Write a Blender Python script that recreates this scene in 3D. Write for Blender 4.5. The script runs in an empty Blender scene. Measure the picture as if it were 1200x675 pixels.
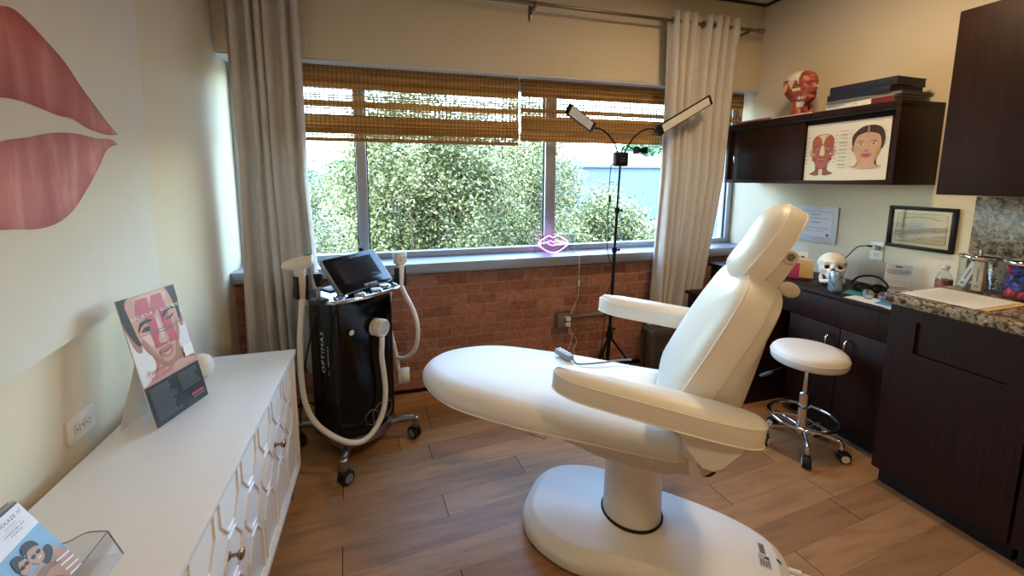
import bpy, bmesh, math, random
from mathutils import Vector, Matrix
import numpy as np
random.seed(7)
PI = math.pi
sc = bpy.context.scene
COL = sc.collection
def lin(h):
    h = h.lstrip('#'); v = [int(h[i:i+2], 16)/255 for i in (0, 2, 4)]
    return tuple(c/12.92 if c <= .04045 else ((c+.055)/1.055)**2.4 for c in v)
# ------------------------------------------------------------------ materials
def nodes(name):
    m = bpy.data.materials.new(name); m.use_nodes = True
    nt = m.node_tree; b = nt.nodes['Principled BSDF']
    return m, nt, b
def inp(b, k, v):
    if k in b.inputs: b.inputs[k].default_value = v
def noise(nt, scale, stretch=(1, 1, 1), detail=4, coord='Object', off=(0, 0, 0), rough=.55):
    tc = nt.nodes.new('ShaderNodeTexCoord'); mp = nt.nodes.new('ShaderNodeMapping'); n = nt.nodes.new('ShaderNodeTexNoise')
    mp.inputs['Scale'].default_value = stretch; mp.inputs['Location'].default_value = off
    n.inputs['Scale'].default_value = scale; n.inputs['Detail'].default_value = detail; n.inputs['Roughness'].default_value = rough
    nt.links.new(tc.outputs[coord], mp.inputs[0]); nt.links.new(mp.outputs[0], n.inputs['Vector'])
    return n
def ramp(nt, src, stops):
    r = nt.nodes.new('ShaderNodeValToRGB'); e = r.color_ramp.elements
    e[0].position, e[0].color = stops[0][0], (*stops[0][1], 1)
    e[1].position, e[1].color = stops[-1][0], (*stops[-1][1], 1)
    for p, c in stops[1:-1]:
        x = e.new(p); x.color = (*c, 1)
    nt.links.new(src, r.inputs[0]); return r
def mul(c, k): return tuple(min(1, x*k) for x in c)
def M(name, col, rough=.5, metal=0., var=.06, scale=12, stretch=(1, 1, 1), bump=0., bscale=200, bstretch=(1, 1, 1), coat=0., spec=.5, sheen=0., emit=0., trans=0.):
    c = lin(col) if isinstance(col, str) else col
    m, nt, b = nodes(name)
    inp(b, 'Roughness', rough); inp(b, 'Metallic', metal); inp(b, 'Coat Weight', coat); inp(b, 'Specular IOR Level', spec); inp(b, 'Sheen Weight', sheen)
    inp(b, 'Coat Roughness', .08)
    n = noise(nt, scale, stretch)
    r = ramp(nt, n.outputs['Fac'], [(.3, mul(c, 1-var)), (.7, mul(c, 1+var))])
    nt.links.new(r.outputs[0], b.inputs['Base Color'])
    if bump:
        bn = noise(nt, bscale, bstretch, 3); bp = nt.nodes.new('ShaderNodeBump')
        bp.inputs['Strength'].default_value = bump; bp.inputs['Distance'].default_value = .002
        nt.links.new(bn.outputs['Fac'], bp.inputs['Height']); nt.links.new(bp.outputs[0], b.inputs['Normal'])
    if emit:
        nt.links.new(r.outputs[0], b.inputs['Emission Color']); b.inputs['Emission Strength'].default_value = emit
    if trans:
        inp(b, 'Transmission Weight', trans)
    return m
def glass_mat(name, tint=(1, 1, 1), rough=.0, k=1.0):
    # thin clear sheet: transparent straight through, Fresnel reflection on top
    m = bpy.data.materials.new(name); m.use_nodes = True; nt = m.node_tree; nt.nodes.remove(nt.nodes['Principled BSDF'])
    o = nt.nodes['Material Output']; t = nt.nodes.new('ShaderNodeBsdfTransparent'); g = nt.nodes.new('ShaderNodeBsdfGlossy')
    f = nt.nodes.new('ShaderNodeLayerWeight'); f.inputs['Blend'].default_value = .5; pw = nt.nodes.new('ShaderNodeMath'); pw.operation = 'POWER'; pw.inputs[1].default_value = 3.5; nt.links.new(f.outputs['Facing'], pw.inputs[0]); mx = nt.nodes.new('ShaderNodeMixShader')
    n = noise(nt, 5); r = ramp(nt, n.outputs['Fac'], [(.3, mul(tint, .98)), (.7, tint)])
    nt.links.new(r.outputs[0], t.inputs[0]); g.inputs['Roughness'].default_value = rough
    ml = nt.nodes.new('ShaderNodeMath'); ml.operation = 'MULTIPLY_ADD'; ml.inputs[1].default_value = .6*k; ml.inputs[2].default_value = .035*k
    nt.links.new(pw.outputs[0], ml.inputs[0]); nt.links.new(ml.outputs[0], mx.inputs[0])
    nt.links.new(t.outputs[0], mx.inputs[1]); nt.links.new(g.outputs[0], mx.inputs[2]); nt.links.new(mx.outputs[0], o.inputs[0])
    return m
# ------------------------------------------------------------------ mesh helpers
def BM(): return bmesh.new()
def box(bm, x0, x1, y0, y1, z0, z1, bev=0., mi=0, mat=None, seg=2):
    t = bmesh.new()
    r = bmesh.ops.create_cube(t, size=1)
    for v in t.verts:
        v.co = ((x0+x1)/2+v.co.x*(x1-x0), (y0+y1)/2+v.co.y*(y1-y0), (z0+z1)/2+v.co.z*(z1-z0))
    if bev:
        bmesh.ops.bevel(t, geom=t.edges[:], offset=bev, segments=seg, affect='EDGES', profile=.5)
    merge(bm, t, mat, mi)
def merge(bm, t, mat=None, mi=0):
    if mat is not None: bmesh.ops.transform(t, matrix=mat, verts=t.verts)
    mp = [bm.verts.new(v.co) for v in t.verts]
    t.verts.index_update()
    for f in t.faces:
        try:
            nf = bm.faces.new([mp[v.index] for v in f.verts]); nf.material_index = mi or f.material_index; nf.smooth = True
        except ValueError: pass
    t.free()
def loft(bm, rings, cap0=True, cap1=True, mi=0, closed=True):
    R = [[bm.verts.new(p) for p in r] for r in rings]; n = len(R[0])
    for a, b in zip(R, R[1:]):
        for i in range(n if closed else n-1):
            j = (i+1) % n
            try:
                f = bm.faces.new((a[i], a[j], b[j], b[i])); f.material_index = mi; f.smooth = True
            except ValueError: pass
    for c, r in ((cap0, R[0][::-1]), (cap1, R[-1])):
        if c and len(r) > 2:
            f = bm.faces.new(r); f.material_index = mi; f.smooth = True
    return R
def catmull(pts, k=6):
    P = [Vector(p) for p in pts]; out = []
    if len(P) < 3: return P
    for i in range(len(P)-1):
        p0 = P[max(i-1, 0)]; p1 = P[i]; p2 = P[i+1]; p3 = P[min(i+2, len(P)-1)]
        for s in range(k):
            t = s/k
            out.append(.5*((2*p1)+(p2-p0)*t+(2*p0-5*p1+4*p2-p3)*t*t+(3*p1-p0-3*p2+p3)*t**3))
    out.append(P[-1]); return out
def tube(bm, pts, r, seg=8, smooth=True, k=6, mi=0, closed=False):
    P = catmull(pts, k) if smooth else [Vector(p) for p in pts]
    n = len(P); rr = r if isinstance(r, (list, tuple)) else [r]*n
    if len(rr) != n: rr = [rr[min(int(i*(len(rr)-1)/max(n-1, 1)+.5), len(rr)-1)] for i in range(n)]
    up = None; rings = []
    for i in range(n):
        t = (P[min(i+1, n-1)]-P[max(i-1, 0)])
        if closed: t = P[(i+1) % n]-P[i-1]
        t.normalize()
        if up is None:
            a = Vector((0, 0, 1)) if abs(t.z) < .9 else Vector((1, 0, 0)); up = (a-t*a.dot(t)).normalized()
        else:
            up = (up-t*up.dot(t)); up = up.normalized() if up.length > 1e-6 else Vector((1, 0, 0))
        sd = t.cross(up)
        rings.append([P[i]+(up*math.cos(2*PI*q/seg)+sd*math.sin(2*PI*q/seg))*rr[i] for q in range(seg)])
    if closed: rings.append(rings[0]); loft(bm, rings, False, False, mi); bmesh.ops.remove_doubles(bm, verts=bm.verts, dist=1e-6)
    else: loft(bm, rings, mi=mi)
def lathe(bm, prof, c=(0, 0, 0), seg=32, axis=None, sx=1, sy=1, mi=0):
    # prof: (radius, height) bottom to top; axis: direction of height
    M_ = Vector((0, 0, 1)).rotation_difference(Vector(axis)).to_matrix() if axis is not None else Matrix.Identity(3)
    rings = []
    for r, h in prof:
        rings.append([Vector(c)+M_ @ Vector((max(r, 1e-4)*sx*math.cos(2*PI*i/seg), max(r, 1e-4)*sy*math.sin(2*PI*i/seg), h)) for i in range(seg)])
    loft(bm, rings, mi=mi)
def inset2(out, d):
    n = len(out); res = []
    for i in range(n):
        a = out[i-1]; b = out[(i+1) % n]; tx, ty = b[0]-a[0], b[1]-a[1]; l = math.hypot(tx, ty) or 1
        res.append((out[i][0]-ty/l*d, out[i][1]+tx/l*d))      # ccw outline: inward normal is (-ty, tx)
    return res
def pillow(bm, out, prof, O=(0, 0, 0), U=(1, 0, 0), V=(0, 1, 0), W=(0, 0, 1), hf=None, mi=0):
    # out: ccw outline in the (U,V) plane; prof: (inset, height along W)
    O, U, V, W = map(Vector, (O, U, V, W)); rings = []
    cx = sum(p[0] for p in out)/len(out); cy = sum(p[1] for p in out)/len(out)
    for d, h in prof:
        if isinstance(d, tuple): q = [(cx+(p[0]-cx)*d[0], cy+(p[1]-cy)*d[0]) for p in inset2(out, d[1])]
        else: q = inset2(out, d)
        rings.append([O+U*x+V*y+W*(h+(hf(x, y, h) if hf else 0)) for x, y in q])
    loft(bm, rings, mi=mi)
def superell(a, b, n=3., k=48, cx=0, cy=0, taper=0.):
    o = []
    for i in range(k):
        t = 2*PI*i/k; c, s = math.cos(t), math.sin(t)
        x = a*math.copysign(abs(c)**(2/n), c); y = b*math.copysign(abs(s)**(2/n), s)
        o.append((cx+x, cy+y*(1-taper*x/a)))
    return o
def rrect(w, h, r, k=5, cx=0, cy=0):
    o = []
    for qx, qy, a0 in ((w/2-r, h/2-r, 0), (-w/2+r, h/2-r, PI/2), (-w/2+r, -h/2+r, PI), (w/2-r, -h/2+r, 1.5*PI)):
        for i in range(k+1):
            a = a0+PI/2*i/k; o.append((cx+qx+r*math.cos(a), cy+qy+r*math.sin(a)))
    return o
def frame_mat(O, U, V, W=None):
    U = Vector(U).normalized(); V = Vector(V).normalized(); W = Vector(W) if W is not None else U.cross(V)
    return Matrix(((U.x, V.x, W.x, O[0]), (U.y, V.y, W.y, O[1]), (U.z, V.z, W.z, O[2]), (0, 0, 0, 1)))
def obj(name, bm, mats, parent=None, loc=None, sharp=38, world=False, ctr=None):
    # ctr: world point the geometry is re-centred on (becomes the origin)
    if ctr is not None: bmesh.ops.translate(bm, verts=bm.verts, vec=-Vector(ctr)); loc = ctr
    bmesh.ops.recalc_face_normals(bm, faces=bm.faces)
    if sharp:
        lim = math.radians(sharp)
        for e in bm.edges:
            if len(e.link_faces) == 2:
                if e.calc_face_angle(0) > lim: e.smooth = False
    me = bpy.data.meshes.new(name); bm.to_mesh(me); bm.free()
    for m in (mats if isinstance(mats, (list, tuple)) else [mats]): me.materials.append(m)
    o = bpy.data.objects.new(name, me); COL.objects.link(o)
    if loc is not None: o.location = loc
    if parent is not None: o.parent = parent
    return o
def tag(o, label=None, cat=None, group=None, kind=None):
    if label: o['label'] = label
    if cat: o['category'] = cat
    if group: o['group'] = group
    if kind: o['kind'] = kind
    return o
def thing(name, label, cat, loc=(0, 0, 0), rot=(0, 0, 0), group=None, kind=None):
    o = bpy.data.objects.new(name, None); o.empty_display_size = .05; COL.objects.link(o)
    o.location = loc; o.rotation_euler = rot
    return tag(o, label, cat, group, kind)
def text_bm(bm, s, size, mtx, ext=0.0004, align='CENTER', mi=0, shear=0, sx=1, space=1.0):
    cu = bpy.data.curves.new('t', 'FONT'); cu.body = s; cu.size = size; cu.extrude = ext; cu.align_x = align; cu.align_y = 'CENTER'; cu.shear = shear; cu.space_character = space
    cu.resolution_u = 3
    o = bpy.data.objects.new('t', cu); COL.objects.link(o)
    dg = bpy.context.evaluated_depsgraph_get(); dg.update()
    me = bpy.data.meshes.new_from_object(o.evaluated_get(dg))
    t = bmesh.new(); t.from_mesh(me)
    bmesh.ops.scale(t, vec=(sx, 1, 1), verts=t.verts)
    merge(bm, t, mtx, mi)
    bpy.data.objects.remove(o); bpy.data.curves.remove(cu); bpy.data.meshes.remove(me)
class Art:
    """flat printed art on a real sheet: polygons in (u,v) metres on one plane, each colour a thin layer of ink"""
    def __init__(s, O, U, V, eps=.00025):
        s.m = frame_mat(O, U, V); s.bm = BM(); s.mats = []; s.z = .0004; s.eps = eps; s.tf = None
    def mi(s, m):
        if m not in s.mats: s.mats.append(m)
        return s.mats.index(m)
    def poly(s, pts, m):
        i = s.mi(m); s.z += s.eps
        if s.tf: pts = [s.tf(u, v) for u, v in pts]
        vs = [s.bm.verts.new(s.m @ Vector((u, v, s.z))) for u, v in pts]
        f = s.bm.faces.new(vs); f.material_index = i
        bmesh.ops.triangulate(s.bm, faces=[f])
    def ell(s, u, v, a, b, m, rot=0, k=28, n=2.):
        c, d = math.cos(rot), math.sin(rot)
        s.poly([(u+x*c-y*d, v+x*d+y*c) for x, y in superell(a, b, n, k)], m)
    def rect(s, u0, v0, u1, v1, m): s.poly([(u0, v0), (u1, v0), (u1, v1), (u0, v1)], m)
    def line(s, pts, w, m):
        s.z += s.eps; i = s.mi(m)
        if s.tf: pts = [s.tf(u, v) for u, v in pts]
        for (a, b), (c, d) in zip(pts, pts[1:]):
            l = math.hypot(c-a, d-b) or 1; nx, ny = -(d-b)/l*w/2, (c-a)/l*w/2
            f = s.bm.faces.new([s.bm.verts.new(s.m @ Vector((x, y, s.z))) for x, y in ((a-nx, b-ny), (c-nx, d-ny), (c+nx, d+ny), (a+nx, b+ny))]); f.material_index = i
    def text(s, t, u, v, size, m, rot=0, align='CENTER', shear=0, sx=1, space=1.0):
        s.z += s.eps
        text_bm(s.bm, t, size, s.m @ Matrix.Translation((u, v, s.z)) @ Matrix.Rotation(rot, 4, 'Z'), 0, align, s.mi(m), shear, sx, space)
    def done(s, name, parent=None):
        return obj(name, s.bm, s.mats, parent, sharp=0)
LAMP, SKY, SUN, EXPO, NEON = 128., 3.5, 4.2, .22, 4.
# ------------------------------------------------------------------ the palette
WALLC = '#ddcfb4'
m_wall = M('painted_wall', WALLC, .75, var=.015, scale=3, bump=.25, bscale=260)
m_trimw = M('white_trim', '#dcdcd8', .45, var=.02)
m_ceil = M('ceiling_tile', '#c9c3b8', .9, var=.05, scale=90, bump=.4, bscale=300)
m_grid = M('black_ceiling_grid', '#17130f', .5)
m_alu = M('grey_aluminium', '#a9adb3', .42, .55, var=.03)
m_sill = M('grey_sill', '#9aa2ad', .35, .35, var=.03)
m_white = M('white_lacquer', '#eceae6', .28, var=.01, spec=.5)
m_plast = M('white_plastic', '#e3e0d8', .38, var=.015)
m_hull = M('hull_plastic', '#d3cfc6', .42, var=.015)
m_plast2 = M('ivory_plastic', '#d8d3c6', .4, var=.02)
m_leather = M('white_leatherette', '#ece8de', .40, var=.012, scale=8, bump=.05, bscale=700)
m_piping = M('white_piping', '#f4f0e6', .45, var=.01)
m_dwood = None
m_black = M('black_gloss', '#040405', .16, var=.1, spec=.35)
m_blackm = M('black_matte', '#0b0b0b', .5, var=.1, spec=.25)
m_rubber = M('black_rubber', '#141414', .7, var=.1)
m_chrome = M('chrome', '#d6d8da', .08, 1., var=.02)
m_steel = M('brushed_steel', '#9a9894', .32, 1., var=.06)
m_rod = M('pewter_rod', '#84796a', .3, 1., var=.06)
m_brass = M('antique_brass', '#9c8a68', .32, 1., var=.08)
m_led = M('led_diffuser', '#d7d6d2', .45, var=.01)
m_acryl = glass_mat('clear_acrylic', (.97, .97, .98), .02)
m_glaze = glass_mat('picture_glazing', (.99, .98, .97), .0, .7)
m_glass = glass_mat('window_glass', (.93, .97, .97), .0, .6)
m_jar = glass_mat('jar_glass', (.96, .97, .97), .0)
m_paper = M('white_paper', '#e8e6e2', .6, var=.015)
m_cream = M('cream_mat_board', '#cfc3a4', .7, var=.02)
m_parch = M('parchment', '#b9ab8a', .7, var=.05)
m_ink = M('black_ink', '#1b1a1a', .6)
m_grey_ink = M('grey_ink', '#77757a', .6)
m_manila = M('manila_folder', '#d8b67c', .65, var=.05)
m_navy = M('navy_cloth', '#12172b', .55, var=.12, bump=.3, bscale=500)
m_grey = M('grey_card', '#6d6a67', .6)
m_red = M('dark_red_spine', '#6d1420', .5)
m_teal = M('teal_card', '#2f8f97', .55)
m_bluec = M('blue_card', '#3f93c9', .55)
m_cord = M('white_cord', '#e4e0d6', .5)
m_bone = M('bone', '#ece5d6', .5, var=.05, scale=30)
m_boned = M('bone_hollow', '#2a211b', .8)
def dark_wood():
    m, nt, b = nodes('espresso_wood')
    n = noise(nt, 6, (14, 14, .6), 5)
    r = ramp(nt, n.outputs['Fac'], [(.25, lin('#1b0b06')), (.55, lin('#28120a')), (.8, lin('#35190f'))])
    nt.links.new(r.outputs[0], b.inputs['Base Color']); inp(b, 'Roughness', .52); inp(b, 'Specular IOR Level', .22)
    bp = nt.nodes.new('ShaderNodeBump'); bp.inputs['Strength'].default_value = .08; bp.inputs['Distance'].default_value = .001
    nt.links.new(n.outputs['Fac'], bp.inputs['Height']); nt.links.new(bp.outputs[0], b.inputs['Normal']); return m
m_dwood = dark_wood()
m_toe = M('black_toe_kick', '#0b0a0a', .6)
def granite():
    m, nt, b = nodes('brown_granite')
    n1 = noise(nt, 26, detail=6); n2 = noise(nt, 70, detail=5, off=(3, 1, 7)); v = nt.nodes.new('ShaderNodeTexVoronoi'); v.inputs['Scale'].default_value = 45
    tc = nt.nodes.new('ShaderNodeTexCoord'); nt.links.new(tc.outputs['Object'], v.inputs['Vector'])
    r1 = ramp(nt, n1.outputs['Fac'], [(.30, lin('#2b211b')), (.42, lin('#6b5745')), (.52, lin('#a58d6f')), (.62, lin('#8a7a69')), (.74, lin('#c4b295'))])
    r2 = ramp(nt, n2.outputs['Fac'], [(.40, (.03, .025, .02)), (.50, (1, 1, 1))])
    mx = nt.nodes.new('ShaderNodeMix'); mx.data_type = 'RGBA'; mx.blend_type = 'MULTIPLY'; mx.inputs['Factor'].default_value = .85
    nt.links.new(r1.outputs[0], mx.inputs[6]); nt.links.new(r2.outputs[0], mx.inputs[7])
    r3 = ramp(nt, v.outputs['Color'], [(.2, (.6, .58, .56)), (.8, (1.15, 1.1, 1.0))])
    m2 = nt.nodes.new('ShaderNodeMix'); m2.data_type = 'RGBA'; m2.blend_type = 'MULTIPLY'; m2.inputs['Factor'].default_value = .7
    nt.links.new(mx.outputs[2], m2.inputs[6]); nt.links.new(r3.outputs[0], m2.inputs[7])
    nt.links.new(m2.outputs[2], b.inputs['Base Color']); inp(b, 'Roughness', .26); inp(b, 'Specular IOR Level', .25); return m
m_granite = granite()
def brick():
    m, nt, b = nodes('red_brick')
    tc = nt.nodes.new('ShaderNodeTexCoord'); sp = nt.nodes.new('ShaderNodeSeparateXYZ'); cb = nt.nodes.new('ShaderNodeCombineXYZ')
    nt.links.new(tc.outputs['Object'], sp.inputs[0])
    nt.links.new(sp.outputs['X'], cb.inputs['X']); nt.links.new(sp.outputs['Z'], cb.inputs['Y'])
    nz = nt.nodes.new('ShaderNodeTexNoise'); nz.inputs['Scale'].default_value = 9; nz.inputs['Detail'].default_value = 3
    nt.links.new(cb.outputs[0], nz.inputs['Vector'])
    sub = nt.nodes.new('ShaderNodeVectorMath'); sub.operation = 'SUBTRACT'; sub.inputs[1].default_value = (.5, .5, .5); nt.links.new(nz.outputs['Color'], sub.inputs[0])
    scl = nt.nodes.new('ShaderNodeVectorMath'); scl.operation = 'SCALE'; scl.inputs['Scale'].default_value = .012; nt.links.new(sub.outputs[0], scl.inputs[0])
    add = nt.nodes.new('ShaderNodeVectorMath'); nt.links.new(cb.outputs[0], add.inputs[0]); nt.links.new(scl.outputs[0], add.inputs[1])
    bt = nt.nodes.new('ShaderNodeTexBrick'); nt.links.new(add.outputs[0], bt.inputs['Vector'])
    bt.inputs['Scale'].default_value = 1; bt.inputs['Brick Width'].default_value = .205; bt.inputs['Row Height'].default_value = .073
    bt.inputs['Mortar Size'].default_value = .0055; bt.inputs['Mortar Smooth'].default_value = .5; bt.inputs['Bias'].default_value = -.1
    bt.inputs['Color1'].default_value = (*lin('#b98068'), 1); bt.inputs['Color2'].default_value = (*lin('#9a624b'), 1); bt.inputs['Mortar'].default_value = (*lin('#ab9885'), 1)
    bt.offset = .5
    n = noise(nt, 30, detail=6); r = ramp(nt, n.outputs['Fac'], [(.25, (.62, .6, .58)), (.75, (1.15, 1.12, 1.1))])
    mx = nt.nodes.new('ShaderNodeMix'); mx.data_type = 'RGBA'; mx.blend_type = 'MULTIPLY'; mx.inputs['Factor'].default_value = 1
    nt.links.new(bt.outputs['Color'], mx.inputs[6]); nt.links.new(r.outputs[0], mx.inputs[7]); nt.links.new(mx.outputs[2], b.inputs['Base Color'])
    inp(b, 'Roughness', .85)
    inv = nt.nodes.new('ShaderNodeMath'); inv.operation = 'MULTIPLY_ADD'; inv.inputs[1].default_value = -1.; nt.links.new(bt.outputs['Fac'], inv.inputs[0])
    ml = nt.nodes.new('ShaderNodeMath'); ml.operation = 'MULTIPLY'; ml.inputs[1].default_value = .5; nt.links.new(n.outputs['Fac'], ml.inputs[0]); nt.links.new(ml.outputs[0], inv.inputs[2])
    bp = nt.nodes.new('ShaderNodeBump'); bp.inputs['Strength'].default_value = .8; bp.inputs['Distance'].default_value = .006
    nt.links.new(inv.outputs[0], bp.inputs['Height']); nt.links.new(bp.outputs[0], b.inputs['Normal']); return m
m_brick = brick()
def attr_mat(name, lo, hi, rough, sc_, stretch, var=.25, trans=0., coat=0., bump=.0):
    # base colour between lo and hi by the per-piece attribute 'tone', times grain
    m, nt, b = nodes(name)
    a = nt.nodes.new('ShaderNodeAttribute'); a.attribute_name = 'tone'
    mx = nt.nodes.new('ShaderNodeMix'); mx.data_type = 'RGBA'; nt.links.new(a.outputs['Fac'], mx.inputs['Factor'])
    mx.inputs[6].default_value = (*lin(lo), 1); mx.inputs[7].default_value = (*lin(hi), 1)
    tc = nt.nodes.new('ShaderNodeTexCoord'); mp = nt.nodes.new('ShaderNodeMapping'); mp.inputs['Scale'].default_value = stretch
    wv = nt.nodes.new('ShaderNodeVectorMath'); sc2 = nt.nodes.new('ShaderNodeVectorMath'); sc2.operation = 'SCALE'; sc2.inputs['Scale'].default_value = 37.
    nt.links.new(a.outputs['Color'], sc2.inputs[0]); nt.links.new(tc.outputs['Object'], wv.inputs[0]); nt.links.new(sc2.outputs[0], wv.inputs[1])
    nt.links.new(wv.outputs[0], mp.inputs[0])
    n = nt.nodes.new('ShaderNodeTexNoise'); n.inputs['Scale'].default_value = sc_; n.inputs['Detail'].default_value = 6; n.inputs['Roughness'].default_value = .6
    nt.links.new(mp.outputs[0], n.inputs['Vector'])
    r = ramp(nt, n.outputs['Fac'], [(.28, (1-var,)*3), (.5, (1, 1, 1)), (.74, (1+var*.6,)*3)])
    m2 = nt.nodes.new('ShaderNodeMix'); m2.data_type = 'RGBA'; m2.blend_type = 'MULTIPLY'; m2.inputs['Factor'].default_value = 1
    nt.links.new(mx.outputs[2], m2.inputs[6]); nt.links.new(r.outputs[0], m2.inputs[7]); nt.links.new(m2.outputs[2], b.inputs['Base Color'])
    inp(b, 'Roughness', rough); inp(b, 'Coat Weight', coat)
    if trans:
        o = nt.nodes['Material Output']; t = nt.nodes.new('ShaderNodeBsdfTranslucent'); ms = nt.nodes.new('ShaderNodeMixShader'); ms.inputs[0].default_value = trans
        nt.links.new(m2.outputs[2], t.inputs[0]); nt.links.new(b.outputs[0], ms.inputs[1]); nt.links.new(t.outputs[0], ms.inputs[2]); nt.links.new(ms.outputs[0], o.inputs[0])
    return m
m_floor = attr_mat('oak_plank', '#936a45', '#b4885a', .45, 3.2, (1.2, 9, 9), .30)
m_bamboo = attr_mat('woven_bamboo', '#a9793f', '#ecc585', .55, 30, (1.5, 20, 20), .30, trans=.38)
m_leaf = attr_mat('sunlit_leaf', '#2d3a1c', '#a6b07e', .27, 3, (1, 1, 1), .15, trans=.3)
m_leaf2 = attr_mat('far_leaf', '#2c4a38', '#5f8a68', .6, 3, (1, 1, 1), .15, trans=.2)
m_bark = M('bark', '#5d5145', .9, var=.3)
def fabric():
    m, nt, b = nodes('linen_curtain')
    n = noise(nt, 420, (1, 1, .25), 2); n2 = noise(nt, 6, detail=3)
    c = lin('#dcd6ce'); r = ramp(nt, n.outputs['Fac'], [(.3, mul(c, .88)), (.7, mul(c, 1.08))])
    nt.links.new(r.outputs[0], b.inputs['Base Color']); inp(b, 'Roughness', .9); inp(b, 'Sheen Weight', .15)
    bp = nt.nodes.new('ShaderNodeBump'); bp.inputs['Strength'].default_value = .35; bp.inputs['Distance'].default_value = .006
    nt.links.new(n2.outputs['Fac'], bp.inputs['Height']); nt.links.new(bp.outputs[0], b.inputs['Normal'])
    o = nt.nodes['Material Output']; t = nt.nodes.new('ShaderNodeBsdfTranslucent'); ms = nt.nodes.new('ShaderNodeMixShader'); ms.inputs[0].default_value = .18
    nt.links.new(r.outputs[0], t.inputs[0]); nt.links.new(b.outputs[0], ms.inputs[1]); nt.links.new(t.outputs[0], ms.inputs[2]); nt.links.new(ms.outputs[0], o.inputs[0])
    return m
m_curtain = fabric()
def set_tone(me, tones):
    # one value per polygon, spread to corners
    a = me.attributes.new('tone', 'FLOAT_COLOR', 'CORNER')
    buf = np.zeros((len(me.loops), 4), dtype=np.float32)
    ls = np.empty(len(me.polygons), dtype=np.int32); lt = np.empty(len(me.polygons), dtype=np.int32)
    me.polygons.foreach_get('loop_start', ls); me.polygons.foreach_get('loop_total', lt)
    v = np.repeat(np.asarray(tones, dtype=np.float32), lt)
    buf[:, 0] = buf[:, 1] = buf[:, 2] = v; buf[:, 3] = 1
    a.data.foreach_set('color', buf.ravel())
# ------------------------------------------------------------------ the room
XL, XR, YB, YN, ZC = -.88, 2.85, 2.716, -2.0, 2.757
YR = 2.97      # plane of the window frame's outer face
def struct(name, bm, m, **k): return tag(obj(name, bm, m, **k), kind='structure')
# floor: oak planks laid 5 degrees off the room's axis, every plank a piece of the one floor mesh
def make_floor():
    bm = BM(); tones = []
    rnd = random.Random(3); a = math.radians(5.2); ca, sa = math.cos(a), math.sin(a)
    known = {-1: .362, 0: .779, 1: -.064, 2: .37, -2: -.066, -4: .345, -6: 2.01, -7: 1.59, -3: 2.02}
    Wd, L = .13, 1.22
    for k in range(-32, 12):
        v0 = 1.731+k*Wd; u0 = known.get(k, rnd.uniform(0, L)); u = u0-L*5
        while u < 4.5:
            g = .0004; e = .0016
            q = [(u+e, v0+g), (u+L-e, v0+g), (u+L-e, v0+Wd-g), (u+e, v0+Wd-g)]
            pts = [(x*ca-y*sa, x*sa+y*ca) for x, y in q]
            # clip to the room
            pts = clip_poly(pts, XL-.02, XR+.02, YN-.02, 2.76)
            if len(pts) > 2:
                vs = [bm.verts.new((x, y, 0)) for x, y in pts]; bm.faces.new(vs); tones.append(rnd.random())
            u += L
    n0 = len(tones)
    vs = [bm.verts.new(p) for p in ((XL-.1, YN-.1, -.004), (XR+.1, YN-.1, -.004), (XR+.1, 2.95, -.004), (XL-.1, 2.95, -.004))]; f = bm.faces.new(vs); f.material_index = 1
    tones.append(0)
    me = bpy.data.meshes.new('floor'); bm.to_mesh(me); bm.free()
    set_tone(me, tones); me.materials.append(m_floor); me.materials.append(M('plank_gap', '#241811', .9))
    o = bpy.data.objects.new('floor', me); COL.objects.link(o); tag(o, kind='structure')
def clip_poly(p, x0, x1, y0, y1):
    for ax, lim, s in ((0, x0, 1), (0, x1, -1), (1, y0, 1), (1, y1, -1)):
        o = []
        for i in range(len(p)):
            a, b = p[i-1], p[i]; da, db = (a[ax]-lim)*s, (b[ax]-lim)*s
            if (da >= 0) != (db >= 0):
                t = da/(da-db); o.append((a[0]+(b[0]-a[0])*t, a[1]+(b[1]-a[1])*t))
            if db >= 0: o.append(b)
        p = o
        if not p: return []
    return p
make_floor()
b = BM(); box(b, XL-.12, XL, YN-.1, 3.05, -.02, ZC+.1); struct('wall_left', b, m_wall)
b = BM(); box(b, XR, XR+.12, YN-.1, 3.05, -.02, ZC+.1); struct('wall_right', b, m_wall)
b = BM(); box(b, XL-.12, XR+.12, YN-.12, YN, -.02, ZC+.1); struct('wall_near', b, m_wall)
b = BM(); box(b, XL, XR, 2.742, 3.02, -.02, .835); struct('wall_back', b, m_brick)
b = BM(); box(b, XL, XR, YB, 3.05, 2.131, ZC+.1, .004); struct('wall_header', b, m_wall)
b = BM(); box(b, XL, XR, YB+.002, 2.90, 2.119, 2.1305, .003); struct('trim_header', b, m_trimw)
b = BM(); box(b, XL, XR, 2.728, 2.742, 0, .022, .002); struct('baseboard_back', b, m_blackm)
b = BM(); box(b, XL, XR, 2.68, 2.99, .835, .899, .003); struct('trim_sill', b, m_sill)
# ceiling: lay-in tiles in a black grid
b = BM(); box(b, XL, XR, YN, 3.0, ZC+.012, ZC+.09); c = struct('ceiling', b, m_ceil)
b = BM()
x = XR-.45
while x > XL: box(b, x-.012, x+.012, YN, YB, ZC-.001, ZC+.013); x -= .61
y = YB-.16
while y > YN: box(b, XL, XR, y-.012, y+.012, ZC-.001, ZC+.013); y -= .61
box(b, XL, XR, YB-.016, YB, ZC-.004, ZC+.013); box(b, XR-.016, XR, YN, YB, ZC-.004, ZC+.013); box(b, XL, XL+.016, YN, YB, ZC-.004, ZC+.013)
struct('trim_ceiling', b, m_grid)
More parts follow.
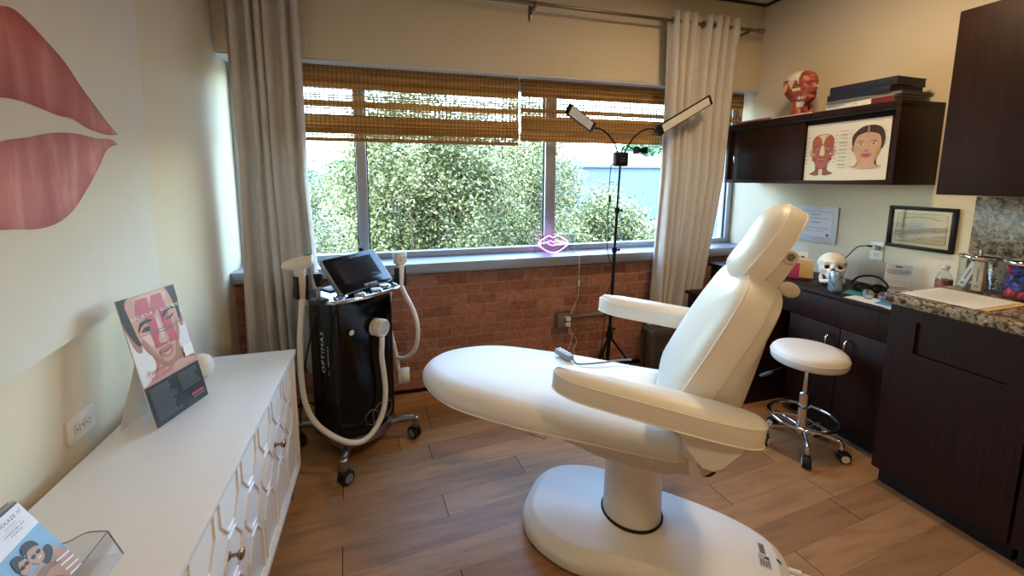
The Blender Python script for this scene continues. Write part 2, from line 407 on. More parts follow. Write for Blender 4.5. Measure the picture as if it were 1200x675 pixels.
# the window: aluminium frame, mullions and four panes
win = tag(thing('window_1', None, None, (0, 2.92, .9)), kind='structure')
def wpart(name, boxes, m, bev=.003):
    b = BM()
    for q in boxes: box(b, q[0], q[1], q[2]-2.92, q[3]-2.92, q[4]-.9, q[5]-.9, bev)
    return obj(name, b, m, win)
wpart('window_frame', [(XL, XR, 2.905, 2.965, .899, .942), (XL, XR, 2.905, 2.965, 2.06, 2.131), (XL, XL+.05, 2.905, 2.965, .942, 2.06), (XR-.05, XR, 2.905, 2.965, .942, 2.06)], m_alu)
mul_x = [(-.183, -.120), (1.135, 1.217), (2.40, 2.47)]
for x0, x1 in mul_x: wpart('mullion', [(x0, x1, 2.90, 2.965, .942, 2.06)], m_alu)
edges = [XL+.05]+[e for q in mul_x for e in q]+[XR-.05]
for x0, x1 in zip(edges[::2], edges[1::2]):
    wpart('window_pane', [(x0, x1, 2.938, 2.942, .942, 2.06)], m_glass, 0)
for x0, x1 in zip(edges[::2], edges[1::2]):   # dark glazing gaskets along the pane's edges
    wpart('gasket', [(x0, x0+.008, 2.928, 2.938, .942, 2.06), (x1-.008, x1, 2.928, 2.938, .942, 2.06)], m_rubber, 0)
# ------------------------------------------------------------------ woven bamboo shades
def bamboo_shade(name, label, x0, x1, Y, bands, tab):
    rnd = random.Random(len(label)); t = thing(name, label, 'window shade', ((x0+x1)/2, Y, 2.13), group='woven bamboo shades in the window')
    bm = BM(); tones = []
    def strip(xa, xb, za, zb, y, th, tone):
        n0 = len(bm.faces); box(bm, xa-(x0+x1)/2, xb-(x0+x1)/2, y-Y-th/2, y-Y+th/2, za-2.13, zb-2.13); tones.extend([tone]*(len(bm.faces)-n0))
    for z1, z0, kind, dy in bands:
        z = z1
        while z > z0:
            if kind == 'dense':
                h = rnd.uniform(.005, .009); tone = rnd.uniform(.0, .75)
                if rnd.random() < .15: tone = 0
                x = x0
                while x < x1:
                    l = rnd.uniform(.25, .8); xe = min(x1, x+l)
                    strip(x, xe, z-h, z+.0006, Y+dy+rnd.uniform(-.0015, .0015), .003, min(1, max(0, tone+rnd.uniform(-.25, .25)))); x = xe
                z -= h
            else:
                h = rnd.choice((.0045, .006, .0085)); strip(x0, x1, z-h, z, Y+dy, .003, rnd.uniform(0, .55)); z -= h+rnd.choice((.003, .0045, .0065))
    slats = bm
    me_name = 'slat_weave'
    o = obj(me_name, slats, m_bamboo, t, sharp=0); set_tone(o.data, tones)
    # vertical threads
    th = BM(); x = x0+.012
    while x < x1-.004:
        for z1, z0, kind, dy in bands:
            box(th, x-.0022-(x0+x1)/2, x+.0022-(x0+x1)/2, dy-.0035, dy-.0015, z0-2.13, z1-2.13)
            if kind != 'dense': box(th, x-.0022-(x0+x1)/2, x+.0022-(x0+x1)/2, dy+.0015, dy+.0035, z0-2.13, z1-2.13)
        x += .0255
    o = obj('thread', th, M('shade_thread', '#8f6a42', .7), t, sharp=0); o['kind'] = 'stuff'
    # folds: rounded batten along the lower dense bands, head rail on top
    b = BM(); box(b, x0-(x0+x1)/2, x1-(x0+x1)/2, .012, .04, -.035, -.002, .003); obj('head_rail', b, M('shade_rail', '#7a5a38', .5), t)
    b = BM()
    for zz, dy in tab: tube(b, [(x0-(x0+x1)/2, dy, zz-2.13), (x1-(x0+x1)/2, dy, zz-2.13)], .006, 8, False)
    obj('batten', b, M('shade_batten', '#a07645', .5, var=.2, scale=8, stretch=(1, 20, 20)), t)
bamboo_shade('bamboo_shade', 'wider left woven bamboo roman shade above the leafy panes', -.66, .893, 2.80,
    [(2.128, 1.995, 'dense', 0), (1.995, 1.915, 'open', .004), (1.915, 1.880, 'dense', .004), (1.880, 1.830, 'open', .004), (1.830, 1.722, 'dense', -.008), (1.722, 1.692, 'open', .008), (1.692, 1.670, 'dense', .008)], [(1.724, -.014), (1.676, .0)])
bamboo_shade('bamboo_shade', 'right woven bamboo roman shade running behind the right curtain', .907, XR-.06, 2.80,
    [(2.128, 2.005, 'dense', 0), (2.005, 1.925, 'open', .004), (1.925, 1.905, 'dense', .004), (1.905, 1.870, 'open', .004), (1.870, 1.765, 'dense', -.008), (1.765, 1.706, 'dense', .004)], [(1.770, -.014), (1.706, .002)])
# ------------------------------------------------------------------ curtain rod and curtains
RY, RZ = 2.62, 2.535
rod = thing('curtain_rod', 'pewter metal curtain rod mounted high across the window wall', 'curtain rod', (1.0, RY, RZ))
b = BM(); tube(b, [(-.84-1, 0, 0), (.95-1, 0, 0)], .0125, 14, False); tube(b, [(.9-1, 0, 0), (2.70-1, 0, 0)], .0105, 14, False); obj('pole', b, m_rod, rod)
for xx in (-.86, 2.71):
    s = 1 if xx > 0 else -1
    b = BM(); lathe(b, [(.0, -.012), (.016, -.012), (.018, 0), (.012, .006), (.02, .012), (.021, .03), (.012, .038), (0, .038)], (xx-1, 0, 0), 16, (s, 0, 0)); obj('finial', b, m_steel, rod)
for xx in (.938, -.6, 2.6):
    b = BM(); box(b, xx-1-.008, xx-1+.008, -.014, YB-RY, -.028, -.014, .002); box(b, xx-1-.012, xx-1+.012, YB-RY-.006, YB-RY, -.07, .02, .002)
    tube(b, [(xx-1, -.016, .012), (xx-1, -.018, -.012), (xx-1, 0, -.018), (xx-1, .014, -.01)], .005, 8); obj('bracket', b, m_rod, rod)
def curtain(name, label, top, mid, bot, ztop, zbot, folds, amp, seed, rings, cyc):
    # top/mid/bot: (x0, x1) of the cloth at the three heights
    rnd = random.Random(seed); N = folds*14; R = 44; bm = BM()
    ph = [rnd.uniform(-.5, .5) for _ in range(folds+2)]; am = [rnd.uniform(.6, 1.25) for _ in range(folds+2)]
    zm = (ztop+zbot)/2
    cx = (top[0]+top[1])/2
    rows = []
    for j in range(R+1):
        z = ztop+(zbot-ztop)*j/R; f = j/R
        if f < .5: k = f*2; e = [top[i]*(1-k)+mid[i]*k for i in (0, 1)]
        else: k = f*2-1; e = [mid[i]*(1-k)+bot[i]*k for i in (0, 1)]
        row = []
        for i in range(N+1):
            u = i/N; w = max(0, min(folds-.001, folds*(u+.045*math.sin(2*PI*u*1.6+seed)*math.sin(PI*u)+.02*math.sin(2*PI*u*4.3+seed*2)*math.sin(PI*u)))); s = int(w); a = am[s]*(1-(w-s))+am[min(s+1, folds+1)]*(w-s)
            p = ph[s]*(1-(w-s))+ph[min(s+1, folds+1)]*(w-s)
            A = amp*(.85+.35*f)*(a if f > .08 else 1)
            sn_ = math.sin(2*PI*w+p*min(1, f*3)*1.6); yy = math.copysign(abs(sn_)**.72, sn_)*A+math.sin(2*PI*w*2.3+seed+f*2)*A*.18*f
            xx = e[0]+(e[1]-e[0])*u+math.cos(2*PI*w+p)*.006+math.sin(f*5+w)*.004
            row.append(bm.verts.new((xx-cx, yy-.004*math.sin(9*f+3*u), z-ztop)))
        rows.append(row)
    for r0, r1 in zip(rows, rows[1:]):
        for i in range(N): bm.faces.new((r0[i], r0[i+1], r1[i+1], r1[i])).smooth = True
    t = thing(name, label, 'curtain', (cx, RY, ztop), group='linen grommet curtains')
    o = obj('panel', bm, m_curtain, t, sharp=0)
    sm = o.modifiers.new('s', 'SOLIDIFY'); sm.thickness = .003
    for i in range(rings):
        u = (i+.5)/rings; xg = top[0]+(top[1]-top[0])*u
        b = BM(); pts = [(xg-cx, .021*math.cos(a), RZ-ztop+.021*math.sin(a)) for a in [2*PI*q/20 for q in range(20)]]
        tube(b, pts, .0045, 6, False, closed=True); obj('grommet', b, m_steel, t)
    return t
curtain('curtain', 'left linen grommet curtain hanging beside the lip painting wall', (-.80, -.435), (-.79, -.44), (-.815, -.375), 2.595, .285, 6, .036, 2, 6, 1)
curtain('curtain', 'right linen grommet curtain hanging beside the wall shelf cabinet', (1.905, 2.515), (1.93, 2.45), (1.885, 2.29), 2.595, .305, 7, .036, 5, 7, 1)
# ------------------------------------------------------------------ ceiling lights (out of frame, they light the room)
m_lamp = nodes('warm_lamp')[0]; bb = m_lamp.node_tree.nodes['Principled BSDF']
bb.inputs['Emission Color'].default_value = (1., .71, .40, 1); bb.inputs['Emission Strength'].default_value = LAMP
for x, y, lab in ((.55, -.5, 'recessed round ceiling light above the white dresser side'), (1.85, 1.45, 'recessed round ceiling light nearer the granite counter')):
    t = thing('ceiling_light', lab, 'ceiling light', (x, y, ZC), group='recessed ceiling lights')
    b = BM(); lathe(b, [(.12, -.001), (.15, -.001), (.15, -.008), (.122, -.012), (.12, -.001)], (0, 0, 0), 40); obj('trim_ring', b, m_trimw, t)
    b = BM(); lathe(b, [(.0, -.004), (.12, -.004), (.12, -.002), (0, -.002)], (0, 0, 0), 40); obj('diffuser', b, m_lamp, t)
# ------------------------------------------------------------------ outside the window
def tree(name, label, c, crown, zbase, n, leaf, seed, mat, clumps=60, group='bushy trees outside the window', core=0):
    # crown: (rx, ry, rz) half axes; leaves sit in clumps on the shell and inside
    rng = np.random.default_rng(seed); t = thing(name, label, 'tree', (c[0], c[1], zbase), group=group)
    cr = np.array(crown)
    d = rng.normal(size=(clumps, 3)); d /= np.linalg.norm(d, axis=1)[:, None]
    cl = d*cr*(rng.random((clumps, 1))**.35)
    idx = rng.integers(0, clumps, n)
    P = cl[idx]+rng.normal(size=(n, 3))*cr*.105
    P[:, 2] += c[2]-zbase
    keep = P[:, 2] > .02; P = P[keep]; n = len(P)
    a = rng.normal(size=(n, 3)); a /= np.linalg.norm(a, axis=1)[:, None]
    a[:, 2] = a[:, 2]*.6+.2; a /= np.linalg.norm(a, axis=1)[:, None]
    q = rng.normal(size=(n, 3)); b_ = np.cross(a, q); b_ /= np.linalg.norm(b_, axis=1)[:, None]
    nn = np.cross(a, b_)
    L = leaf*(.7+.6*rng.random((n, 1))); Wd = L*.30
    V = np.empty((n, 6, 3), dtype=np.float32)
    V[:, 0] = P; V[:, 1] = P+a*L*.45+b_*Wd+nn*L*.05; V[:, 2] = P+a*L*.5-nn*L*.04; V[:, 3] = P+a*L*.45-b_*Wd+nn*L*.05; V[:, 4] = P+a*L; V[:, 5] = P+a*L
    V = V[:, :5]
    F = np.array([[0, 2, 1, -1], [0, 3, 2, -1]])
    faces = np.empty((n, 4, 3), dtype=np.int32); base = (np.arange(n)*5)[:, None]
    faces[:, 0] = base+np.array([0, 2, 1]); faces[:, 1] = base+np.array([0, 3, 2]); faces[:, 2] = base+np.array([1, 2, 4]); faces[:, 3] = base+np.array([2, 3, 4])
    me = bpy.data.meshes.new('foliage'); me.vertices.add(n*5); me.vertices.foreach_set('co', V.ravel())
    me.loops.add(n*12); me.loops.foreach_set('vertex_index', faces.ravel())
    me.polygons.add(n*4); me.polygons.foreach_set('loop_start', np.arange(0, n*12, 3, dtype=np.int32)); me.polygons.foreach_set('loop_total', np.full(n*4, 3, dtype=np.int32))
    me.update(calc_edges=True); me.validate()
    set_tone(me, np.repeat(rng.random(n)**1.3, 4))
    me.materials.append(mat); o = bpy.data.objects.new('foliage', me); COL.objects.link(o); o.parent = t
    tr = BM(); h = c[2]-zbase
    tube(tr, [(0, 0, 0), (.03, .02, h*.5), (0, 0, h)], [.11, .08, .05], 10)
    obj('trunk', tr, m_bark, t)
    br = BM()
    for i in range(0, clumps, 2):
        e = cl[i]; tube(br, [(0, 0, h*.55), (e[0]*.5, e[1]*.5, h*.7+e[2]*.4), (e[0], e[1], h+e[2])], [.03, .018, .009], 5)
    obj('branch', br, m_bark, t)
GZ = -2.6
tree('bushy_tree', 'leafy olive green tree filling the narrow left window pane', (-1.7, 7.95, .06), (1.55, .85, 1.45), GZ, 58799, .046, 1, m_leaf, 110)
tree('bushy_tree', 'tall olive green tree filling the left half of the wide pane', (.5, 5.7, .945), (1.2, .85, 1.6), GZ, 88200, .046, 2, m_leaf, 150)
tree('bushy_tree', 'tall olive green tree behind the neon lip sign end of the wide pane', (2.5, 7.95, .775), (1.5, .85, 2.15), GZ, 88200, .046, 3, m_leaf, 150)
tree('bushy_tree', 'lower olive green tree behind the tripod lamp pole', (3.2, 5.75, -.13), (1.05, .8, 1.28), GZ, 58799, .046, 4, m_leaf, 100)
tree('bushy_tree', 'lowest olive green tree near the right curtain edge', (5.45, 7.95, -.96), (1.15, .85, 1.63), GZ, 41160, .046, 5, m_leaf, 80)
tree('background_tree', 'distant blue green tree above the left foliage', (-2.2, 24, 1.5), (1.1, 1.2, .9), GZ, 7000, .2, 6, m_leaf2, 40, 'distant trees')
tree('background_tree', 'distant green tree beside the left curtain edge', (-4.3, 26, 1.2), (1.6, 1.5, 1.5), GZ, 7000, .22, 7, m_leaf2, 40, 'distant trees')
tree('background_tree', 'distant tree above the flat roof beside the right curtain', (19.5, 30, 2.0), (4.5, 2, 2.4), GZ, 9000, .35, 8, m_leaf2, 60, 'distant trees')
bld = thing('warehouse', 'pale blue grey neighbouring building with a flat dark eave', 'building', (12, 15, GZ))
b = BM(); box(b, -4.9, 9, 0, 5, 0, 4.45, .02); obj('facade', b, M('pale_blue_siding', '#2f4468', .7, var=.04, scale=3), bld)
b = BM(); box(b, -5.1, 9.2, -.12, 5.1, 4.45, 4.56, .02); obj('eave', b, M('dark_eave', '#3d4654', .6), bld)
b = BM(); loft(b, [[(-2.6+1.6*math.cos(a), yy, 4.56+.62*math.sin(a)) for a in [PI*i/16 for i in range(17)]] for yy in (.6, 4.0)]); obj('vaulted_skylight', b, M('frosted_skylight', '#5d6b80', .4), bld)
b = BM(); box(b, -1.0, 9, 1.4, 4.6, 4.56, 5.0, .02); obj('roof_unit', b, M('pale_roof_unit', '#5a646e', .6), bld)
b = BM(); box(b, -40, 60, 3.4, 60, GZ-.3, GZ); tag(obj('ground', b, M('asphalt', '#7d7d78', .9, var=.15, scale=2)), kind='structure')
# sky and sun
w = bpy.data.worlds.new('sky'); sc.world = w; w.use_nodes = True; nt = w.node_tree; bg = nt.nodes['Background']
sk = nt.nodes.new('ShaderNodeTexSky'); sk.sky_type = 'NISHITA'; sk.sun_disc = False; sk.sun_elevation = math.radians(52); sk.sun_rotation = math.radians(200); sk.air_density = 1.3; sk.dust_density = 1.2; sk.ozone_density = 2.0
nt.links.new(sk.outputs[0], bg.inputs[0]); bg.inputs[1].default_value = SKY
sl = bpy.data.lights.new('sun', 'SUN'); sl.energy = SUN; sl.angle = .009; sl.color = (1, .95, .86)
so = bpy.data.objects.new('sun', sl); COL.objects.link(so); so.rotation_euler = (math.radians(33), 0, math.radians(-52))
pl = bpy.data.lights.new('window_portal', 'AREA'); pl.shape = 'RECTANGLE'; pl.size = 3.6; pl.size_y = 1.18; pl.cycles.is_portal = True
po = bpy.data.objects.new('window_portal', pl); COL.objects.link(po); po.location = (.985, 3.0, 1.5); po.rotation_euler = (-PI/2, 0, 0)
# ------------------------------------------------------------------ camera
def camera():
    Y_, P_, R_ = [math.radians(v) for v in (15.788, -7.441, .165)]; F, PX, PY = 487.7, 590.8, 272.0
    fw = Vector((math.sin(Y_)*math.cos(P_), math.cos(Y_)*math.cos(P_), math.sin(P_))); rt = Vector((math.cos(Y_), -math.sin(Y_), 0)); up = rt.cross(fw)
    r = rt*math.cos(R_)+up*math.sin(R_); u = up*math.cos(R_)-rt*math.sin(R_)
    cd = bpy.data.cameras.new('camera'); co = bpy.data.objects.new('camera', cd); COL.objects.link(co)
    cd.sensor_width = 36; cd.lens = F/1200*36; cd.shift_x = (600-PX)/1200; cd.shift_y = -(337.5-PY)/1200; cd.clip_start = .02
    co.matrix_world = Matrix(((r.x, u.x, -fw.x, 0), (r.y, u.y, -fw.y, 0), (r.z, u.z, -fw.z, 1.45), (0, 0, 0, 1)))
    sc.camera = co
camera()
sc.view_settings.view_transform = 'Standard'; sc.view_settings.look = 'None'; sc.view_settings.gamma = 1; sc.view_settings.use_curve_mapping = False
sc.view_settings.exposure = EXPO
sc.cycles.use_denoising = True; sc.cycles.max_bounces = 10; sc.cycles.transparent_max_bounces = 24; sc.cycles.sample_clamp_indirect = 6
# ------------------------------------------------------------------ treatment chair
ch = thing('treatment_chair', 'large white reclining treatment chair on a white pedestal base', 'treatment chair', (.914, 1.327, 0), (0, 0, math.radians(-39.5)))
# base plinth
b = BM()
out = []
for i in range(72):
    t = 2*PI*i/72; c, s = math.cos(t), math.sin(t)
    x = math.copysign(abs(c)**(2/2.9), c); y = math.copysign(abs(s)**(2/2.9), s)
    xx = .055+.495*x; q_ = max(0, min(1, (xx+.22)/.30)); k = 1-.17*q_*q_*(3-2*q_)-.08*max(0, (xx-.1)/.45)
    out.append((xx, .285*y*k))
pillow(b, out, [(.014, .014), (.003, .017), (0, .028), (.001, .05), (.005, .061), (.013, .070), (.026, .081), (.038, .0905), (.043, .0935), (.050, .0955), (.085, .102), (.13, .110), ((.35, .06), .118), ((.12, .06), .119)], hf=lambda x, y, h: (h-.014)*(-.10*max(0, x-.1)/.4))
obj('base', b, m_plast, ch)
for x, y in ((-.33, -.19), (-.33, .19), (.42, -.15), (.42, .15)):
    b = BM(); lathe(b, [(.024, 0), (.026, .003), (.026, .02), (.02, .026)], (x, y, 0), 20); obj('foot', b, m_rubber, ch)
b = BM(); lathe(b, [(.117, .112), (.121, .114), (.121, .1195), (.117, .1205)], (0, 0, 0), 48, sx=1, sy=.92); obj('collar', b, m_rubber, ch)
b = BM(); lathe(b, [(.1, .10), (.113, .115), (.110, .25), (.109, .40), (.112, .43), (.11, .47)], (0, 0, 0), 48, sx=1, sy=.90); obj('pedestal', b, m_plast, ch)
# hull under the seat
b = BM()
def hull(x, zb, zt, w): return [Vector((x, y, zb+(zt-zb)*z)) for y, z in [(w*a, q) for a, q in superhull()]]
def superhull():
    o = []
    for i in range(40):
        t = 2*PI*i/40; c, s = math.cos(t), math.sin(t)
        o.append((math.copysign(abs(c)**.55, c), .5+.5*math.copysign(abs(s)**.55, s)))
    return o
loft(b, [hull(x, zb, zt, w) for x, zb, zt, w in ((-.40, .515, .535, .10), (-.398, .512, .54, .17), (-.36, .503, .545, .205), (-.25, .482, .55, .225), (-.16, .455, .556, .222), (-.11, .432, .562, .215), (0, .42, .568, .21), (.12, .423, .577, .21), (.16, .435, .577, .205), (.24, .45, .577, .195), (.30, .47, .575, .16), (.32, .50, .56, .10))])
obj('under_hull', b, m_hull, ch)
b = BM(); lathe(b, [(0, 0), (.02, 0), (.022, .004), (.016, .006), (0, .006)], (.06, -.2105, .495), 24, (0, -1, 0)); obj('hull_plug', b, m_plast2, ch)
b = BM(); tube(b, [(-.36, -.20, .50), (-.36, -.225, .488), (-.30, -.225, .484), (-.30, -.20, .496)], .0035, 8, False); obj('handle_clip', b, m_chrome, ch)
# seat and leg cushion, one continuous pad with a rounded foot end
def seat_outline():
    o = []
    xs = [.165, .19, .195]
    pts = []
    # right side (t negative) from head end to foot end, then round the tip, back on t positive
    side = [(.15, .275), (.0, .285), (-.2, .287), (-.4, .283), (-.55, .272), (-.66, .255), (-.76, .225), (-.84, .182), (-.905, .13), (-.945, .07), (-.96, 0)]
    P = catmull([(x, y, 0) for x, y in side], 4)
    top = [(p.x, p.y) for p in P]
    bot = [(x, -y) for x, y in top[:-1]][::-1]
    head = [(.185, -.255), (.195, -.20), (.195, 0), (.195, .20), (.185, .255)]
    # ccw seen from +z: start at head right, go along t>0 side to foot, back along t<0
    return top+bot+head
so_ = seat_outline()
def seatz(x, y, h):
    f = max(0, min(1, (h-.5)/.15))
    z = .012*max(0, min(1, (x+.45)/.5))                         # underside rises a little towards the back
    dip = -.012*math.exp(-((x+.02)/.18)**2)*f
    tip = -.020*max(0, (-x-.62)/.32)**2
    wr = .0025*math.sin(x*95)*math.exp(-((x+.40)/.07)**2)*(1-f)
    g = 1-max(0, min(1, (h-.512)/.085)); xs_ = [-.97, -.7, -.41, -.1, .145, .3]; ys_ = [.040, .014, .022, .038, .042, .042]
    lift = float(np.interp(x, xs_, ys_))*g
    return z*(1-g)+dip+tip+wr+lift
b = BM()
pillow(b, so_, [(.05, .512), (.012, .5125), (.006, .515), (.001, .526), (0, .550), (.002, .575), (.008, .592), (.018, .605), (.033, .615), (.055, .622), ((.72, .055), .629), ((.45, .055), .632), ((.2, .055), .633), ((.04, .055), .633)], hf=seatz)
seat = obj('seat_cushion', b, m_leather, ch, sharp=60)
b = BM(); tube(b, [(x, y, .5135+seatz(x, y, .513)) for x, y in inset2(so_, .006)], .0035, 6, False, closed=True); obj('cushion_piping', b, m_piping, seat)
b = BM(); lo = [(x, y) for x, y in so_ if x < -.43]
lo2 = inset2(so_, .035); lo2 = [p for p in lo2 if p[0] < -.43]
pillow(b, lo2, [(.012, .488), (.002, .491), (0, .499), (.001, .512)], hf=lambda x, y, h: -.02*max(0, (-x-.62)/.32)**2+float(np.interp(x, [-.97, -.7, -.41], [.040, .014, .022]))); obj('leg_plate', b, m_plast, ch)
b = BM()
loft(b, [[Vector((x, y, z)) for x, z in ((.186, .565), (.204, .575), (.222, .545), (.228, .52), (.222, .505), (.21, .503), (.198, .515), (.19, .535))] for y in (-.265, -.225, .225, .265)]); obj('seat_flap', b, m_leather, ch, sharp=25)
for s_y in (-1, 1):
    b = BM(); tube(b, [(.20, s_y*.17, .50), (.235, s_y*.17, .478), (.262, s_y*.165, .49), (.285, s_y*.12, .53)], .014, 8); obj('hinge_cable', b, m_rubber, ch)
# back rest
ang = math.radians(25.5); bu = Vector((math.sin(ang), 0, math.cos(ang))); bn = Vector((-math.cos(ang), 0, math.sin(ang)))
BO = Vector((.125, 0, .617))
bo = []
def back_half():
    P = catmull([(.215, .012, 0), (.25, .045, 0), (.270, .11, 0), (.277, .25, 0), (.272, .36, 0), (.262, .44, 0), (.242, .515, 0), (.20, .553, 0), (.12, .570, 0), (0, .575, 0)], 4)
    return [(p.x, p.y) for p in P]
bh = back_half(); bo = bh+[(-x, y) for x, y in bh[:-1]][::-1]+[(-.15, -.006), (0, -.012), (.15, -.006)]
b = BM()
crown = lambda x, y, h: (-.004*math.exp(-((y-.0)/.12)**2)-.014*math.exp(-((y-.50)/.12)**2))*max(0, (h-.045)/.075)
BW = bn; BU = Vector((0, -1, 0))
# plane axes: U = -Y so that U x V = outward normal (front)
pillow(b, bo, [(.03, -.035), (.004, -.033), (0, -.028), (0, .0), (.0, .032), (.002, .045), (.008, .055), (.022, .068), (.045, .080), (.075, .090), ((.66, .075), .097), ((.4, .075), .102), ((.18, .075), .104), ((.04, .075), .104)], BO, BU, bu, bn, hf=crown)
back = obj('backrest', b, m_leather, ch, sharp=60)
for nm, hh, dd in (('back_piping', .047, .001), ('back_seam', -.026, -.002)):
    b = BM(); tube(b, [BO+BU*x+bu*y+bn*hh for x, y in inset2(bo, dd)], .0032 if hh > 0 else .002, 6, False, closed=True); obj(nm, b, m_piping, back)
b = BM()
k = [p for p in bo]
pillow(b, k, [(.010, -.03), (.006, -.055), (.012, -.075), (.030, -.125), (.045, -.138), (.075, -.145), ((.55, .075), -.148), ((.05, .075), -.148)], BO+bu*.0, BU, bu, bn, hf=lambda x, y, h: (.085*max(0, min(1, (y-.12)/.40)) if h < -.08 else .02*max(0, (y-.2)/.375) if h < -.06 else 0))
shell = obj('back_shell', b, m_hull, ch)
for s in (-1, 1):
    b = BM(); c = Vector((.257, s*.276, .722)); lathe(b, [(0, -.02), (.052, -.02), (.056, -.012), (.056, .012), (.048, .02), (.04, .02), (.036, .012), (.0, .012)], c, 32, (0, s, 0)); obj('pivot_disc', b, m_hull, ch)
    b = BM(); R_ = [[Vector((x+dx, s*y, z)) for x, z in ((.165, .585), (.20, .565), (.24, .585), (.275, .66), (.28, .71), (.255, .75), (.215, .74), (.175, .67))] for y, dx in ((.235, 0), (.245, 0), (.262, 0), (.268, 0))]; loft(b, R_); obj('hinge_arm', b, m_plast, ch, sharp=45)
# head rest
ha = math.radians(31); hu = Vector((math.sin(ha), 0, math.cos(ha))); hn = Vector((-math.cos(ha), 0, math.sin(ha)))
HO = Vector((.385, 0, 1.228))
ho = superell(.140, .150, 2.6, 56); ho = [(x*(1-.12*y/.15), y) for x, y in ho]
b = BM()
pillow(b, ho, [(.04, -.036), (.012, -.035), (.003, -.03), (0, -.02), (0, .01), (.003, .022), (.012, .040), (.03, .056), ((.75, .03), .064), ((.5, .03), .068), ((.25, .03), .069), ((.05, .03), .069)], HO, BU, hu, hn, hf=lambda x, y, h: -.012*math.exp(-((y+.03)/.06)**2)*max(0, h/.07))
head = obj('headrest', b, m_leather, ch, sharp=60)
for nm, hh, dd in (('headrest_piping', .021, .002), ('headrest_seam', -.03, .002)):
    b = BM(); tube(b, [HO+BU*x+hu*y+hn*hh for x, y in inset2(ho, dd)], .003, 6, False, closed=True); obj(nm, b, m_piping, head)
def hp(t, l, d): return HO+BU*(-t)+hu*l+hn*d
br = BM()
for s in (-1, 1):
    # side plate: a stadium along the back of the head pad
    pl_ = [(.012+.021*math.cos(q), -.056+.021*math.sin(q)) for q in [PI*1.5+PI*i/10-PI/2*0 for i in range(11)]]
    pl_ = [(.012+.021*math.sin(q), -.058+.021*math.cos(q)) for q in [PI*i/10 for i in range(11)]]+[(-.128-.021*math.sin(q), -.070-.021*math.cos(q)) for q in [PI*i/10 for i in range(11)]]
    loft(br, [[hp(s*.088+e_, l, d) for l, d in pl_] for e_ in (-.004, .004)])
bk = obj('headrest_bracket', br, m_plast2, ch, sharp=30)
b = BM(); loft(b, [[hp(e_, l, d) for l, d in ((-.10, -.05), (-.10, -.072), (0, -.066), (.005, -.05))] for e_ in (-.082, .082)]); obj('cross_plate', b, m_plast2, bk, sharp=30)
for s in (-1, 1):
    for l, d in ((.012, -.058), (-.128, -.070)):
        b = BM(); ax = Vector((0, s, 0)); c = hp(s*.093, l, d)
        lathe(b, [(.013, -.002), (.0195, -.002), (.0195, .004), (.013, .004), (.013, -.002)], c, 24, ax); o_ = obj('bolt_collar', b, m_plast2, bk)
        b = BM(); lathe(b, [(0, -.001), (.011, -.001), (.011, .003), (.006, .004), (0, .004)], c, 6, ax); obj('bolt', b, m_steel, o_)
b = BM(); lathe(b, [(0, -.008), (.021, -.008), (.024, -.003), (.024, .004), (.019, .008), (0, .008)], hp(-.075, -.075, -.118), 28, (.35, -.85, -.1), sx=1.45); tube(b, [hp(-.07, -.07, -.07), hp(-.075, -.075, -.115)], .008, 12, False); obj('tilt_knob', b, m_plast2, bk)
b = BM(); tube(b, [HO-hu*.13+hn*(-.08)+Vector((0, -.05, 0)), Vector((.315, -.05, 1.06))], .008, 12, False); tube(b, [HO-hu*.13+hn*(-.08)+Vector((0, .05, 0)), Vector((.315, .05, 1.06))], .008, 12, False); obj('headrest_post', b, m_chrome, ch)
# arm rests
def armrest(tc, s0, s1, z0, z1, side):
    L = s1-s0; c = Vector(((s0+s1)/2, tc, (z0+z1)/2)); u = Vector((L, 0, z1-z0)).normalized(); w = Vector((-u.z, 0, u.x)); v = Vector((0, 1, 0))
    hw, hl = .058, L/2+.002
    out = []
    for i in range(64):
        t = 2*PI*i/64; cc, ss = math.cos(t), math.sin(t)
        x = hl*math.copysign(abs(cc)**(2/5.), cc) if cc < 0 else hl*math.copysign(abs(cc)**(2/4.2), cc); y = hw*math.copysign(abs(ss)**(2/2.6), ss)
        if x < -hl+.12: y *= math.sqrt(max(0, 1-((-hl+.12-x)/.12)**2))**.7 if x > -hl else 0
        out.append((x, y))
    b = BM(); pillow(b, out, [(.008, -.064), (.002, -.061), (0, -.055), (0, -.006), (.001, .0), (.005, .006), (.014, .014), (.028, .019), ((.5, .028), .021), ((.1, .028), .021)], c, u, v, w)
    a = obj('armrest', b, m_leather, ch, sharp=60)
    for hh in (.0, -.058):
        b = BM(); tube(b, [c+u*x+v*y+w*hh for x, y in inset2(out, .0)], .0024, 6, False, closed=True); obj('armrest_piping', b, m_piping, a)
    b = BM(); bx = .13
    prof = [(.06, .0), (.23, .0), (.225, -.02), (.18, -.085), (.155, -.105), (.125, -.105), (.095, -.075), (.065, -.03)]
    sy = -side
    loft(b, [[c+u*(bx-.10+x)+Vector((0, sy*y, 0))+w*(-.058)+Vector((0, 0, z)) for x, z in prof] for y in (-.03, -.025, .0, .005)]); obj('armrest_bracket', b, m_plast, a, sharp=40)
    b = BM(); tube(b, [c+u*.13+w*-.115+v*(sy*-.01), c+u*.13+w*-.115+v*(sy*.12)], .026, 20, False); obj('armrest_axle', b, m_plast, a)
    return a
armrest(-.345, -.235, .372, .822, .780, -1)
fa = armrest(.385, -.225, .365, .872, .835, 1)
